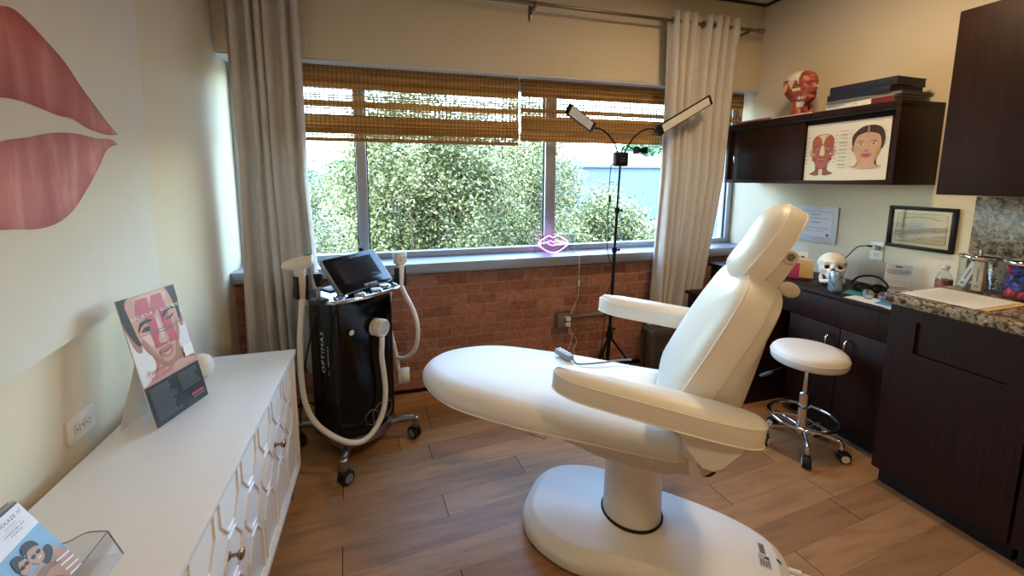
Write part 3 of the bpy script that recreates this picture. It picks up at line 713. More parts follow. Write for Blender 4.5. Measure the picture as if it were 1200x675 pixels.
# labels and sockets on the base
def on_base(s, t): return Vector((s, t, 0))
b = BM()
def patch(b, s0, s1, t0, t1, z0, z1, rot=0):
    c = ((s0+s1)/2, (t0+t1)/2)
    vs = []
    for x, y in ((s0, t0), (s1, t0), (s1, t1), (s0, t1)):
        dx, dy = x-c[0], y-c[1]; X = c[0]+dx*math.cos(rot)-dy*math.sin(rot); Y = c[1]+dx*math.sin(rot)+dy*math.cos(rot)
        vs.append((X, Y))
    return vs
import mathutils.bvhtree
def base_z():
    me = bpy.data.objects['base'].data
    return mathutils.bvhtree.BVHTree.FromPolygons([v.co for v in me.vertices], [p.vertices[:] for p in me.polygons])
bv = base_z()
def drop(p):
    h = bv.ray_cast(Vector((p[0], p[1], 1)), Vector((0, 0, -1))); return h[0]+h[1]*.0007 if h[0] is not None else Vector((p[0], p[1], .1))
def decal(name, s0, s1, t0, t1, rot, mat, lines=None, n=6):
    b = BM()
    def P(u, v):
        c = ((s0+s1)/2, (t0+t1)/2); dx, dy = s0+(s1-s0)*u-c[0], t0+(t1-t0)*v-c[1]
        return drop((c[0]+dx*math.cos(rot)-dy*math.sin(rot), c[1]+dx*math.sin(rot)+dy*math.cos(rot)))
    g = [[b.verts.new(P(i/n, j/n)) for j in range(n+1)] for i in range(n+1)]
    for i in range(n):
        for j in range(n): b.faces.new((g[i][j], g[i+1][j], g[i+1][j+1], g[i][j+1]))
    for u0, v0, u1, v1 in lines or []:
        q = [P(u, v)+Vector((0, 0, .0006)) for u, v in ((u0, v0), (u1, v0), (u1, v1), (u0, v1))]
        f = b.faces.new([b.verts.new(x) for x in q]); f.material_index = 1
    return obj(name, b, [mat, m_ink], ch, sharp=0)
m_label = M('silver_label', '#b9b7b3', .4); m_label2 = M('grey_label', '#85858a', .4)

decal('type_label', .450, .470, .012, .060, .05, m_label2, [(.15, .1+.2*i, .85, .16+.2*i) for i in range(4)])
decal('rating_label', .444, .482, -.048, .008, .03, m_label, [(.12+.22*i, .12, .2+.22*i, .55+.1*(i % 2)) for i in range(4)]+[(.55, .72, .9, .9)])
b = BM()
g = [drop((.512+.0085*math.cos(2*PI*i/20), .014+.0085*math.sin(2*PI*i/20))) for i in range(20)]; b.faces.new([b.verts.new(p) for p in g]); obj('green_dot', b, M('green_sticker', '#12643a', .5), ch, sharp=0)
b = BM()
for t in (-.03, .0, .03): tube(b, [(.535, t, .045), (.585, t, .045)], .0115, 12, False)
obj('plug_connector', b, m_plast2, ch)
for i, pts in enumerate(([(.585, .03, .045), (.63, .035, .04), (.66, .02, .012), (.60, -.16, .006)], [(.585, .0, .045), (.64, .03, .05), (.665, .01, .012), (.62, -.2, .006)])):
    b = BM(); tube(b, pts, .0035, 8); obj('power_cable', b, m_cord, ch)
def ch_world(s, t, z):
    a = math.radians(-39.5); return Vector((.914+s*math.cos(a)-t*math.sin(a), 1.327+s*math.sin(a)+t*math.cos(a), z))
# handset lying on the seat
h0 = Vector((.745, 1.732, .6365)); h1 = Vector((.775, 1.62, .6365)); hd = (h1-h0).normalized(); hs = hd.cross(Vector((0, 0, 1)))
rem = thing('chair_remote', 'grey corded chair handset lying on the white seat cushion', 'remote control', h0)
b = BM(); pillow(b, rrect(.038, .105, .012), [(.006, 0), (.001, .003), (0, .008), (0, .018), (.003, .024), (.01, .026)], hd*.06, hs, hd, (0, 0, 1)); obj('housing', b, M('grey_plastic', '#8f9699', .4), rem)
b = BM()
for k in range(4):
    for q in (-.009, .009): lathe(b, [(.0055, .0255), (.005, .0275), (0, .028)], hd*(.02+.022*k)+hs*q, 12)
obj('button', b, m_paper, rem)
b = BM(); tube(b, [hd*.125+Vector((0, 0, .012)), hd*.16+Vector((0, 0, .006)), hd*.20+hs*-.10+Vector((0, 0, .005)), hd*.215+hs*-.17+Vector((0, 0, .004)), hd*.24+hs*-.24+Vector((0, 0, .003))], .004, 8); obj('cord', b, M('grey_cord', '#6f757c', .5), rem)
# ------------------------------------------------------------------ white dresser with fretwork front
DX0, DX1, DY0, DY1, DZ = -.825, -.42, .42, 1.985, .68
dr = thing('dresser', 'long white dresser with hexagon fretwork front along the left wall', 'dresser', (-.62, 1.2, 0))
def dl(x, y, z): return (x+.62, y-1.2, z)
def dbox(b, x0, x1, y0, y1, z0, z1, bev=.002): box(b, x0+.62, x1+.62, y0-1.2, y1-1.2, z0, z1, bev)
b = BM(); dbox(b, DX0, DX1+.004, DY0, DY1, DZ-.022, DZ, .002); obj('top_panel', b, m_white, dr)
b = BM(); dbox(b, DX0+.005, DX1-.022, DY0+.005, DY1-.012, .135, DZ-.022, .002); obj('body', b, m_white, dr)
b = BM(); dbox(b, DX1-.022, DX1-.002, DY0+.005, DY1-.012, .120, .140, .002); dbox(b, DX1-.022, DX1-.002, DY1-.026, DY1-.012, .12, DZ-.022); dbox(b, DX1-.022, DX1-.002, DY0+.005, DY0+.019, .12, DZ-.022); obj('front_frame', b, m_white, dr)
for y in (DY0+.05, DY1-.06, 1.2):
    for x in (DX0+.05, DX1-.045):
        b = BM(); loft(b, [[Vector(dl(x+sx*r, y+sy*r, z)) for sx, sy in ((-1, -1), (1, -1), (1, 1), (-1, 1))] for z, r in ((0, .012), (.004, .0135), (.135, .022))]); obj('leg', b, m_brass, dr, sharp=20)
# drawers: two rows, three columns; each front carries raised elongated-hexagon mouldings
def moulding(b, pts, w, h, xf):
    # closed bar following pts (y,z) on the front plane x = xf
    n = len(pts)
    ins = inset2(pts, w)
    r0 = [Vector(dl(xf, y, z)) for y, z in pts]; r1 = [Vector(dl(xf+h, y, z)) for y, z in inset2(pts, w*.25)]; r2 = [Vector(dl(xf+h, y, z)) for y, z in inset2(pts, w*.75)]; r3 = [Vector(dl(xf, y, z)) for y, z in ins]
    R = [[b.verts.new(p) for p in r] for r in (r0, r1, r2, r3)]
    for a, c in zip(R, R[1:]):
        for i in range(n): b.faces.new((a[i], a[(i+1) % n], c[(i+1) % n], c[i]))
XF = DX1-.022
def octa(yc, z0, z1, hw, cut_lo, cut_hi, fl=.026):
    # ccw in the (y,z) plane; cut corners only where the end is closed
    lo = [(yc-fl, z0), (yc+fl, z0), (yc+hw, z0+.055)] if cut_lo else [(yc-hw, z0), (yc+hw, z0)]
    hi = [(yc+hw, z1-.055), (yc+fl, z1), (yc-fl, z1)] if cut_hi else [(yc+hw, z1), (yc-hw, z1)]
    o = lo+hi
    if cut_lo: o.append((yc-hw, z0+.055))
    if cut_hi: o.insert(len(lo)+len(hi), (yc-hw, z1-.055)) if not cut_lo else o.insert(len(o)-1, (yc-hw, z1-.055))
    return o
zlo, zhi = .142, DZ-.026
for ci in range(3):
    y0 = .408+.51*ci+.018*(ci == 0); y1 = .408+.51*(ci+1)+.03*(ci == 2)
    b = BM(); dbox(b, XF, XF+.006, y0+.0012, y1-.0012, zlo+.0015, zhi-.0015, .001); d = obj('door', b, m_white, dr)
    m = BM()
    for k in range(3):
        yc = .408+.51*ci+.085+.17*k+.008
        for z0, z1, cl, chi in ((.508, zhi-.003, True, False), (.360, .494, True, True), (zlo+.004, .346, False, True)):
            moulding(m, octa(yc, z0, z1, .070, cl, chi), .0095, .0048, XF+.006)
    obj('fretwork', m, m_white, d, sharp=20)
    b = BM(); c = Vector(dl(XF+.006, (.655, 1.15, 1.635)[ci], .447)); lathe(b, [(0, 0), (.011, 0), (.011, .003), (.005, .007), (.0045, .02), (.012, .025), (.015, .031), (.012, .036), (0, .038)], c, 20, (1, 0, 0)); obj('knob', b, m_brass, d)
# ------------------------------------------------------------------ lip painting
cv = thing('lip_painting', 'huge white canvas painted with pink red lips on left wall', 'painting', (XL+.0006, 1.1, 1.5))
b = BM(); vs = []
CT = [(1.905, 2.5), (1.868, 1.05), (1.867, 1.042), (.28, .905), (.28, 2.5)]
loft(b, [[Vector((x, y-1.1, z-1.5)) for y, z in CT] for x in (.0, .028)]); canvas = obj('canvas', b, M('primed_canvas', '#dbd4c8', .7, var=.03, scale=5, bump=.5, bscale=350), cv)
def paint(name, c0, c1, c2):
    m, nt, bs = nodes(name); n = noise(nt, 5, (1, 4, .9), 5); n2 = noise(nt, 2.6, (1, 1, 1), 2, off=(4, 4, 4))
    r = ramp(nt, n.outputs['Fac'], [(.3, lin(c0)), (.52, lin(c1)), (.75, lin(c2))]); r2 = ramp(nt, n2.outputs['Fac'], [(.35, (.82, .78, .78)), (.65, (1.1, 1.1, 1.1))])
    mx = nt.nodes.new('ShaderNodeMix'); mx.data_type = 'RGBA'; mx.blend_type = 'MULTIPLY'; mx.inputs['Factor'].default_value = 1
    nt.links.new(r.outputs[0], mx.inputs[6]); nt.links.new(r2.outputs[0], mx.inputs[7]); at_ = nt.nodes.new('ShaderNodeAttribute'); at_.attribute_name = 'edge'; r3 = ramp(nt, at_.outputs['Fac'], [(.0, (.80, .62, .60)), (.35, (1, .96, .95)), (1., (1.12, 1.16, 1.16))])
    m3 = nt.nodes.new('ShaderNodeMix'); m3.data_type = 'RGBA'; m3.blend_type = 'MULTIPLY'; m3.inputs['Factor'].default_value = 1; nt.links.new(mx.outputs[2], m3.inputs[6]); nt.links.new(r3.outputs[0], m3.inputs[7]); nt.links.new(m3.outputs[2], bs.inputs['Base Color']); inp(bs, 'Roughness', .55); return m
m_lipu = paint('upper_lip_paint', '#a9544c', '#b9655c', '#c98a80'); m_lipl = paint('lower_lip_paint', '#a9555a', '#bd6e6d', '#d09d98')
def yz(px, py):   # points read off the wall plane
    return (px, py)
MC = 1.19
def mirror(h): return h+[(2*MC-y, z) for y, z in h[::-1] if abs(y-MC) > .004]
def smooth(pts, k=5): return [(p.x, p.y) for p in catmull([(a, c, 0) for a, c in pts], k)]
upper_top = smooth([(MC, 1.80), (1.24, 1.812), (1.307, 1.843), (1.345, 1.85), (1.385, 1.836), (1.44, 1.805), (1.50, 1.765), (1.55, 1.715), (1.60, 1.672), (1.66, 1.62), (1.708, 1.588)])
upper_low = smooth([(1.708, 1.588), (1.655, 1.582), (1.60, 1.586), (1.555, 1.594), (1.50, 1.612), (1.45, 1.614), (1.40, 1.622), (1.33, 1.632), (1.269, 1.630), (MC, 1.612)])
low_top = smooth([(MC, 1.52), (1.22, 1.508), (1.245, 1.524), (1.27, 1.534), (1.33, 1.545), (1.40, 1.562), (1.47, 1.571), (1.53, 1.571), (1.60, 1.566), (1.665, 1.569), (1.703, 1.556)])
low_low = smooth([(1.703, 1.556), (1.66, 1.545), (1.63, 1.527), (1.60, 1.49), (1.56, 1.447), (1.51, 1.40), (1.46, 1.357), (1.40, 1.328), (1.33, 1.318), (1.25, 1.326), (MC, 1.33)])
def lipmesh(name, up, low, mat):
    b = BM(); up = up+[]; n = len(up); lo = low[::-1]
    def at(P, y):
        for (a, z0), (c, z1) in zip(P, P[1:]):
            if a <= y <= c and c > a: return z0+(z1-z0)*(y-a)/(c-a)
        return P[-1][1] if y >= P[-1][0] else P[0][1]
    ys = [MC+(up[-1][0]-MC)*i/60 for i in range(61)]; ys = [2*MC-y for y in ys[:0:-1]]+ys
    rows = []
    for y in ys:
        ym = MC+abs(y-MC); zu, zl = at(up, ym), at(lo, ym)
        if zu < zl: zu = zl+.0005
        rows.append([b.verts.new((.0292, y-1.1, zl+(zu-zl)*k/12-1.5)) for k in range(13)])
    for r0, r1 in zip(rows, rows[1:]):
        for k in range(12): b.faces.new((r0[k], r1[k], r1[k+1], r0[k+1]))
    o = obj(name, b, mat, canvas, sharp=0); a_ = o.data.attributes.new('edge', 'FLOAT', 'POINT')
    a_.data.foreach_set('value', [min(i % 13, 12-i % 13)/6 for i in range(len(o.data.vertices))]); return o
lipmesh('upper_lip', upper_top, upper_low, m_lipu); lipmesh('lower_lip', low_top, low_low, m_lipl)
# ------------------------------------------------------------------ wall outlet, left wall
def outlet(name, label, c, rot, horizontal=False):
    t = thing(name, label, 'outlet', c, (0, 0, rot), group=None)
    # local: plate in the YZ plane, facing +X
    w, h = (.115, .072) if horizontal else (.074, .117)
    b = BM(); pillow(b, rrect(w, h, .006), [(0, 0), (0, .003), (.002, .006), (.005, .0065)], (0, 0, 0), (0, 1, 0), (0, 0, 1), (1, 0, 0)); obj('cover_plate', b, m_plast, t)
    for q in (-.0195, .0195):
        o = (q, 0) if horizontal else (0, q)
        b = BM(); pillow(b, superell(.0165, .0145 if not horizontal else .0165, 3.2, 24), [(0, .0062), (.001, .0085), (.003, .009)], (0, o[0], o[1]), (0, 1, 0), (0, 0, 1), (1, 0, 0)); s = obj('socket', b, m_plast2, t)
        b = BM()
        for dy in (-.006, .006):
            box(b, .0088, .0094, o[0]+(dy-.001 if not horizontal else -.001+.003), o[0]+(dy+.001 if not horizontal else .0015+.006), o[1]+(-.001 if not horizontal else dy-.001), o[1]+(.008 if not horizontal else dy+.001))
        lathe(b, [(.0024, .0088), (.0024, .0094), (0, .0094)], (0, o[0]+(-.007 if horizontal else 0), o[1]+(0 if horizontal else -.007)), 10, (1, 0, 0)); obj('slot', b, m_ink, s)
    b = BM(); lathe(b, [(.003, .006), (.003, .0075), (0, .008)], (0, 0, 0), 12, (1, 0, 0)); obj('screw', b, m_steel, t)
    return t
outlet('wall_outlet', 'white duplex outlet mounted sideways above the white dresser', (XL, 1.421, .734), 0, True)
# ------------------------------------------------------------------ counter card poster
def counter_card():
    BL = Vector((-.702, 1.435, .6805)); U = Vector((.306, .952, 0)).normalized(); N = Vector((U.y, -U.x, 0)); th = math.radians(12); V = Vector((0, 0, math.cos(th)))-N*math.sin(th); NN = U.cross(V)
    w, h = .209, .411
    t = thing('counter_card', 'tall cardboard poster of a puckering face standing on white dresser', 'poster', BL)
    Z = Vector((0, 0, 0))
    b = BM(); loft(b, [[Z+U*u+V*v+NN*d for u, v in ((0, 0), (w, 0), (w, h), (0, h))] for d in (-.003, 0)]); card = obj('board', b, M('card_white', '#e4e2e0', .5), t, sharp=20)
    b = BM(); st = Vector((-.10*N.x, -.10*N.y, 0))
    loft(b, [[U*(.02)+V*.24+NN*-.004, U*(.085)+V*.24+NN*-.004, U*.10-N*.105+Vector((0, 0, .0)), U*-.01-N*.105], [U*(.02)+V*.24+NN*-.006, U*(.085)+V*.24+NN*-.006, U*.10-N*.107+Vector((0, 0, .0)), U*-.01-N*.107]]); obj('easel_leg', b, m_paper, t, sharp=20)
    A = Art(Z, U, V, .00012)
    skin = M('printed_skin', '#c9988a', .45, var=.03, scale=9); skin2 = M('printed_skin_shade', '#a9705f', .45); skin3 = M('printed_skin_light', '#ddb7a9', .45); hair = M('printed_hair', '#231b1a', .5); bgp = M('printed_backdrop', '#dcd9dc', .45, var=.01)
    pk = M('printed_magenta', '#b3264f', .4, var=.05); lipc = M('printed_lip', '#b06a66', .4); lipd = M('printed_lip_line', '#6d2c30', .4); dk = M('printed_black', '#17191d', .35, var=.02); wh = M('printed_white', '#efecec', .4); pk2 = M('printed_script_red', '#c23a55', .4)
    def q(x, y): return (x*w, y*h)
    def P(pts, m, k=4, closed=True):
        pp = [q(*p) for p in pts]
        if k:
            c = catmull([(a, d, 0) for a, d in pp+[pp[0]]], k); pp = [(v.x, v.y) for v in c[:-1]]
        A.poly([(min(max(a, .0005), w-.0005), min(max(d, .0005), h-.0005)) for a, d in pp], m)
    A.rect(0.0005, .0005, w-.0005, h-.0005, bgp)
    # neck and shoulder, head, ears, hair
    P([(.05, .32), (.2, .36), (.3, .44), (.32, .55), (.75, .55), (.78, .45), (.9, .40), (.99, .38), (.99, .31), (.05, .31)], skin2)
    P([(.06, .33), (.26, .38), (.36, .43), (.5, .38), (.7, .40), (.85, .38), (.98, .36), (.98, .315), (.06, .315)], skin, 3)
    P([(.0, .80), (.03, .70), (.06, .615), (.12, .575), (.17, .60), (.16, .70), (.12, .80)], skin2)
    P([(.9, .78), (.97, .77), (.985, .70), (.95, .65), (.9, .66)], skin2)
    P([(.0, 1.), (.0, .84), (.05, .72), (.13, .63), (.2, .66), (.2, .82), (.22, 1.)], hair)
    P([(.80, 1.), (.86, .88), (.90, .74), (.94, .70), (.985, .84), (.999, 1.)], hair)
    P([(.1, .93), (.13, .78), (.17, .64), (.25, .55), (.36, .47), (.5, .425), (.63, .44), (.74, .50), (.84, .60), (.9, .74), (.89, .86), (.84, .97), (.75, 1.), (.2, 1.)], skin)
    P([(.25, .98), (.3, .88), (.5, .86), (.7, .88), (.78, .98)], skin3)
    P([(.2, .70), (.28, .62), (.38, .58), (.42, .66), (.33, .72)], skin3)
    P([(.17, .64), (.25, .55), (.36, .47), (.45, .44), (.38, .50), (.29, .585), (.23, .66)], skin2)
    P([(.84, .60), (.74, .50), (.66, .455), (.73, .55), (.79, .64), (.86, .74)], skin2)
    # big 11, semi overprinted on brow and nose
    for o in (.0, .255):
        P([(.285+o*1.0, .965-.0*o), (.47+o, .965), (.525+o*.98, .56), (.375+o*.98, .56), (.345+o, .84), (.20+o, .815)], pk, 0)
    P([(.50, .80), (.57, .80), (.60, .66), (.635, .60), (.60, .575), (.53, .565), (.46, .585), (.455, .62), (.49, .68)], skin)
    P([(.52, .78), (.55, .78), (.56, .64), (.53, .62), (.515, .68)], skin3)
    P([(.46, .585), (.50, .572), (.54, .562), (.60, .575), (.635, .595), (.60, .583), (.54, .573), (.5, .582)], lipd)
    # brows, open eye and winking eye
    P([(.19, .735), (.24, .785), (.33, .80), (.43, .79), (.42, .775), (.32, .775), (.24, .755), (.2, .725)], hair)
    P([(.63, .79), (.70, .825), (.80, .84), (.87, .825), (.86, .81), (.79, .815), (.71, .795), (.64, .765)], hair)
    P([(.24, .72), (.29, .745), (.36, .745), (.40, .725), (.34, .712), (.28, .71)], hair); P([(.27, .722), (.31, .736), (.35, .734), (.38, .724), (.33, .716)], wh); A.ell(.325*w, .726*h, .009, .0075, hair)
    P([(.66, .755), (.73, .755), (.83, .775), (.82, .762), (.74, .742), (.67, .745)], hair)
    # pucker
    P([(.40, .52), (.46, .545), (.52, .545), (.57, .555), (.64, .545), (.655, .52), (.62, .485), (.54, .47), (.46, .478), (.41, .50)], lipc)
    P([(.41, .515), (.48, .52), (.55, .522), (.645, .535), (.55, .512), (.47, .508)], lipd); P([(.47, .496), (.55, .50), (.6, .51), (.56, .487), (.5, .484)], skin3)
    P([(.44, .465), (.54, .455), (.63, .475), (.54, .462)], skin2)
    # words
    A.text('KISS YOUR', .30*w, .835*h, .0155, wh, sx=1.05); A.text('11', .555*w, .835*h, .0155, wh); A.text('GOODBYE', .785*w, .835*h, .0150, wh, sx=1.0)
    for v, u0, u1 in ((.690, .2, .94), (.668, .34, .8)): A.rect(u0*w, v*h, u1*w, v*h+.0022, dk)
    A.text('Forever', .27*w, .405*h, .022, pk2, rot=.06, shear=.35); A.text('You Look!', .33*w, .362*h, .021, pk2, rot=.06, shear=.35)
    A.rect(.80*w, .395*h, .98*w, .49*h, wh)
    # dark information block
    A.rect(.0005, .0005, w-.0005, .131, dk)
    rnd = random.Random(4)
    gl = M('printed_grey_text', '#85878c', .4)
    for k in range(16): A.rect(.05*w, .118-k*.0066, (.05+rnd.uniform(.30, .44))*w, .1195-k*.0066, gl)
    for k in range(9): A.rect(.55*w, .118-k*.0066, (.55+rnd.uniform(.28, .38))*w, .1195-k*.0066, gl)
    A.rect(.68*w, .030, .93*w, .038, pk2); A.rect(.70*w, .022, .93*w, .0245, gl)
    A.done('printed_face', card)
counter_card()
b = BM(); lathe(b, [(0, 0), (.02, 0), (.036, .012), (.045, .035), (.043, .058), (.033, .078), (.016, .089), (0, .091)], (0, 0, 0), 40)
tag(obj('white_sphere', b, m_white, loc=(-.712, 1.79, .6805)), 'glossy white round ball ornament behind the face poster', 'ornament')
# ------------------------------------------------------------------ brochures in a clear holder
def holder():
    Y0, Y1 = .80, .948
    t = thing('brochure_holder', 'clear acrylic brochure holder at near end of dresser', 'brochure holder', (-.64, .89, .6805))
    def L(x, y, z): return Vector((x+.64, y-.89, z-.6805))
    b = BM()
    back = [(-.645, .6805), (-.715, .80), (-.713, .80), (-.642, .6825)]
    loft(b, [[L(x, y, z) for x, z in back] for y in (Y0, Y1)])
    box(b, -.645+.64, -.545+.64, Y0-.89, Y1-.89, 0, .002)
    loft(b, [[L(x, y, z) for x, z in ((-.545, .6805), (-.565, .735), (-.567, .735), (-.547, .6805))] for y in (Y0, Y1)])
    # curved side cheeks
    prof = [(-.645, .6805), (-.715, .80)]+[(p.x, p.y) for p in catmull([(-.70, .79, 0), (-.672, .748, 0), (-.64, .728, 0), (-.60, .742, 0), (-.566, .737, 0)], 5)]+[(-.545, .6805)]
    for y in (Y0, Y1-.002): loft(b, [[L(x, yy, z) for x, z in prof] for yy in (y, y+.002)])
    obj('acrylic_shell', b, m_acryl, t, sharp=20)
    # rim edges catch the light
    b = BM(); tube(b, [L(x, Y1, z) for x, z in prof[1:]], .0012, 6, False); tube(b, [L(-.566, Y0, .7365), L(-.566, Y1, .7365)], .0012, 6, False); tube(b, [L(-.566, Y1, .7365), L(-.545, Y1, .6805)], .0012, 6, False); obj('polished_rim', b, M('acrylic_edge', '#7d838c', .2), t)
holder()
def brochure(i, x_off, label, front):
    # leaning sheets: bottom near x=-.61, top near x=-.70
    b0 = Vector((-.606-x_off, .838, .684)); V = Vector((-.083, 0, .150)).normalized(); U = Vector((0, 1, 0)); N = U.cross(V); w, h = .103, .175+.002*(i % 3)
    b = BM(); loft(b, [[U*u+V*v+N*d for u, v in ((0, 0), (w, 0), (w, h), (0, h))] for d in (-.0012, 0)])
    t = thing('brochure', label, 'brochure', b0+U*.0015*((i*7) % 5-2), group=None)
    sh = obj('folded_sheet', b, m_paper if front else [M('brochure_tan', '#a08f84', .5), M('brochure_brown', '#5b4a42', .5)][i % 2], t, sharp=20)
    if front:
        A = Art((0, 0, 0), U, V, .0001); wh = M('brochure_white', '#d9d7e3', .4, var=.01); sky = M('brochure_sky', '#6b97c2', .4, var=.08, scale=14); dk = M('brochure_ink', '#2e2b33', .5); gr = M('brochure_grey', '#8b8794', .5)
        sk = M('brochure_skin', '#b98a72', .45, var=.08, scale=60); sk2 = M('brochure_skin_shade', '#8d6350', .45); hr = M('brochure_hair', '#221a18', .5); bl = M('brochure_stripe', '#e7e4e6', .4)
        A.rect(0, 0, w, h, sky); A.poly([(0, h*.67), (w, h*.67+.004), (w, h), (0, h)], wh)
        A.text('DIOLAZE', .0655, h-.0135, .0092, dk, space=1.0); A.text('xl', .0915, h-.0115, .0125, gr, shear=.4)
        A.text('INMODE', .066, h-.0225, .0046, gr, space=1.5); A.rect(.046, h-.0275, .086, h-.0270, gr); A.text('COMFORTABLE, SAFE', .066, h-.033, .0044, dk); A.text('& EFFECTIVE', .066, h-.039, .0044, dk)
        # two people hugging, sunglasses
        def P(pts, m):
            c = catmull([(x*w, y*h, 0) for x, y in pts+[pts[0]]], 4); A.poly([(min(max(p.x, 0), w), min(max(p.y, 0), h)) for p in c[:-1]], m)
        P([(.12, .0), (.10, .2), (.2, .33), (.4, .36), (.6, .38), (.8, .42), (.93, .32), (.95, .0)], sk)
        P([(.55, .40), (.6, .30), (.8, .36), (.84, .44), (.75, .47)], hr)
        A.ell(.33*w, .47*h, .012, .0145, sk); A.ell(.57*w, .47*h, .0135, .017, sk)
        P([(.20, .50), (.24, .60), (.36, .61), (.44, .54), (.40, .53), (.30, .54), (.23, .45)], hr); P([(.44, .55), (.47, .62), (.6, .645), (.7, .60), (.72, .52), (.66, .545), (.55, .56)], hr)
        for cx, cy in ((.30, .475), (.385, .48), (.52, .475), (.63, .48)): A.ell(cx*w, cy*h, .0042, .0036, hr)
        A.line([(.25*w, .48*h), (.42*w, .485*h)], .001, hr); A.line([(.47*w, .48*h), (.68*w, .487*h)], .001, hr)
        A.line([(.54*w, .425*h), (.62*w, .428*h)], .0016, bl)
        P([(.2, .33), (.3, .22), (.55, .26), (.72, .22), (.74, .27), (.5, .33), (.32, .32)], sk2)
        P([(.12, .16), (.4, .20), (.6, .12), (.6, .0), (.1, .0)], sk2)
        for k in range(4): A.line([(.70*w, (.05+.07*k)*h), (.97*w, (.02+.07*k)*h)], .0035, bl)
        A.done('printed_cover', sh)
brochure(0, 0, 'front brochure headed DIOLAZE with hugging couple in clear holder', True)
for i, lab in enumerate(('brown edged brochure directly behind the DIOLAZE brochure', 'tan edged brochure second behind the DIOLAZE brochure', 'brown edged brochure third behind the DIOLAZE brochure', 'rearmost tan brochure in the clear holder')):
    brochure(i+1, .004*(i+1), lab, False)
# ------------------------------------------------------------------ aesthetic laser workstation on castors
mc = thing('laser_machine', 'glossy black aesthetic treatment machine on castors before brick wall', 'treatment machine', (-.2, 2.28, 0), (0, 0, math.atan2(.61, .79)))
def body_out(w, f, bk_, bul, k=8):
    # ccw; front is -y and bows out by bul
    o = []
    for i in range(13):
        u = -1+2*i/12; o.append((u*(w-.02), -f-bul*(1-u*u)))
    for i in range(1, k): a = -PI/2+PI/2*i/k; o.append((w-.02+.02*math.cos(a), -f+.02+.02*math.sin(a)))
    for cx, cy, a0 in ((w-.05, bk_-.05, 0), (-w+.05, bk_-.05, PI/2)):
        for i in range(k+1): a = a0+PI/2*i/k; o.append((cx+.05*math.cos(a), cy+.05*math.sin(a)))
    for i in range(1, k): a = PI+PI/2*i/k; o.append((-w+.02+.02*math.cos(a), -f+.02+.02*math.sin(a)))
    return o
b = BM(); loft(b, [[Vector((x*s, y*s, z)) for x, y in body_out(.168, .135, .155, bl)] for z, s, bl in ((.135, .97, .045), (.15, .985, .045), (.2, 1, .042), (.5, 1.0, .03), (.74, 1.0, .018), (.80, .99, .012), (.835, .97, .008), (.84, .955, .008))])
body = obj('cabinet_body', b, m_black, mc, sharp=50)
b = BM(); loft(b, [[Vector((x*s, y*s, z)) for x, y in body_out(.170, .137, .157, .046)] for z, s in ((.085, .97), (.09, .99), (.10, 1.0), (.128, 1.0), (.135, .98))]); obj('base_trim', b, m_steel, mc)
b = BM(); pillow(b, [(x*1.06, y*1.06) for x, y in body_out(.168, .135, .155, .012)], [(.012, .838), (.003, .840), (0, .846), (0, .856), (.004, .862), (.014, .864)]); obj('top_deck', b, M('dark_mirror_deck', '#5b6066', .12, 1.), mc)
# chrome rail round the deck
b = BM(); P = [(-.215, .02, .858), (-.20, -.13, .862), (-.15, -.172, .862), (-.05, -.186, .862), (.06, -.186, .862), (.16, -.172, .862), (.205, -.13, .862), (.222, .02, .858)]; tube(b, P, .010, 10); obj('chrome_rail', b, m_chrome, mc)
for x, y in ((-.13, -.12), (-.05, -.155), (.05, -.155), (.13, -.12)):
    b = BM(); lathe(b, [(.03, 0), (.034, .002), (.034, .012), (.028, .018), (0, .019)], (x, y, .865), 24); obj('holder_cap', b, m_chrome, mc)
b = BM(); box(b, -.10, .10, .02, .12, .864, .872, .002); box(b, .02, .08, -.03, .03, .87, .93, .01); obj('screen_stand', b, m_blackm, mc)
# touch screen
SO = Vector((.04, -.03, .962)); yw, tl = .205, .685
n0 = Vector((math.sin(yw), -math.cos(yw), 0)); su = Vector((math.cos(yw), math.sin(yw), 0)); sv = Vector((0, 0, 1))*math.cos(tl)-n0*math.sin(tl); sn = su.cross(sv)
sw, sh_ = .375, .215
b = BM(); pillow(b, rrect(sw, sh_, .018), [(.012, -.03), (.002, -.026), (0, -.020), (0, -.004), (.002, .0), (.004, .0)], SO, su, sv, sn); scr = obj('touch_screen', b, m_steel, mc)
b = BM(); pillow(b, rrect(sw-.010, sh_-.010, .015), [(0, .0), (.0, .0015), (.002, .002)], SO, su, sv, sn); obj('bezel', b, m_black, scr)
b = BM(); pillow(b, rrect(sw*.70, sh_*.62, .002), [(0, .002), (0, .0026)], SO+sv*.012, su, sv, sn); obj('display', b, M('dark_display', '#1b1c1f', .12), scr)
A = Art(SO+sn*.0024, su, sv); A.text('OPTIMAS', .02, -.090, .021, m_paper, sx=1.05, space=1.05); A.done('screen_lettering', scr)
A = Art(SO+sn*.0024, su, sv)
hx = [(.0125*math.cos(PI/6+PI/3*i), .0125*math.sin(PI/6+PI/3*i)) for i in range(7)]
for o_ in (-.007, .007): A.line([(x*.8+o_, y*.8+.089) for x, y in hx], .0018, m_grey_ink)
A.done('screen_emblem', scr)
b = BM(); tube(b, [SO+su*.12+sv*(sh_/2)+sn*-.02, SO+su*.12+sv*(sh_/2+.028)+sn*-.02], .012, 14, False); obj('emergency_stop', b, m_blackm, mc)
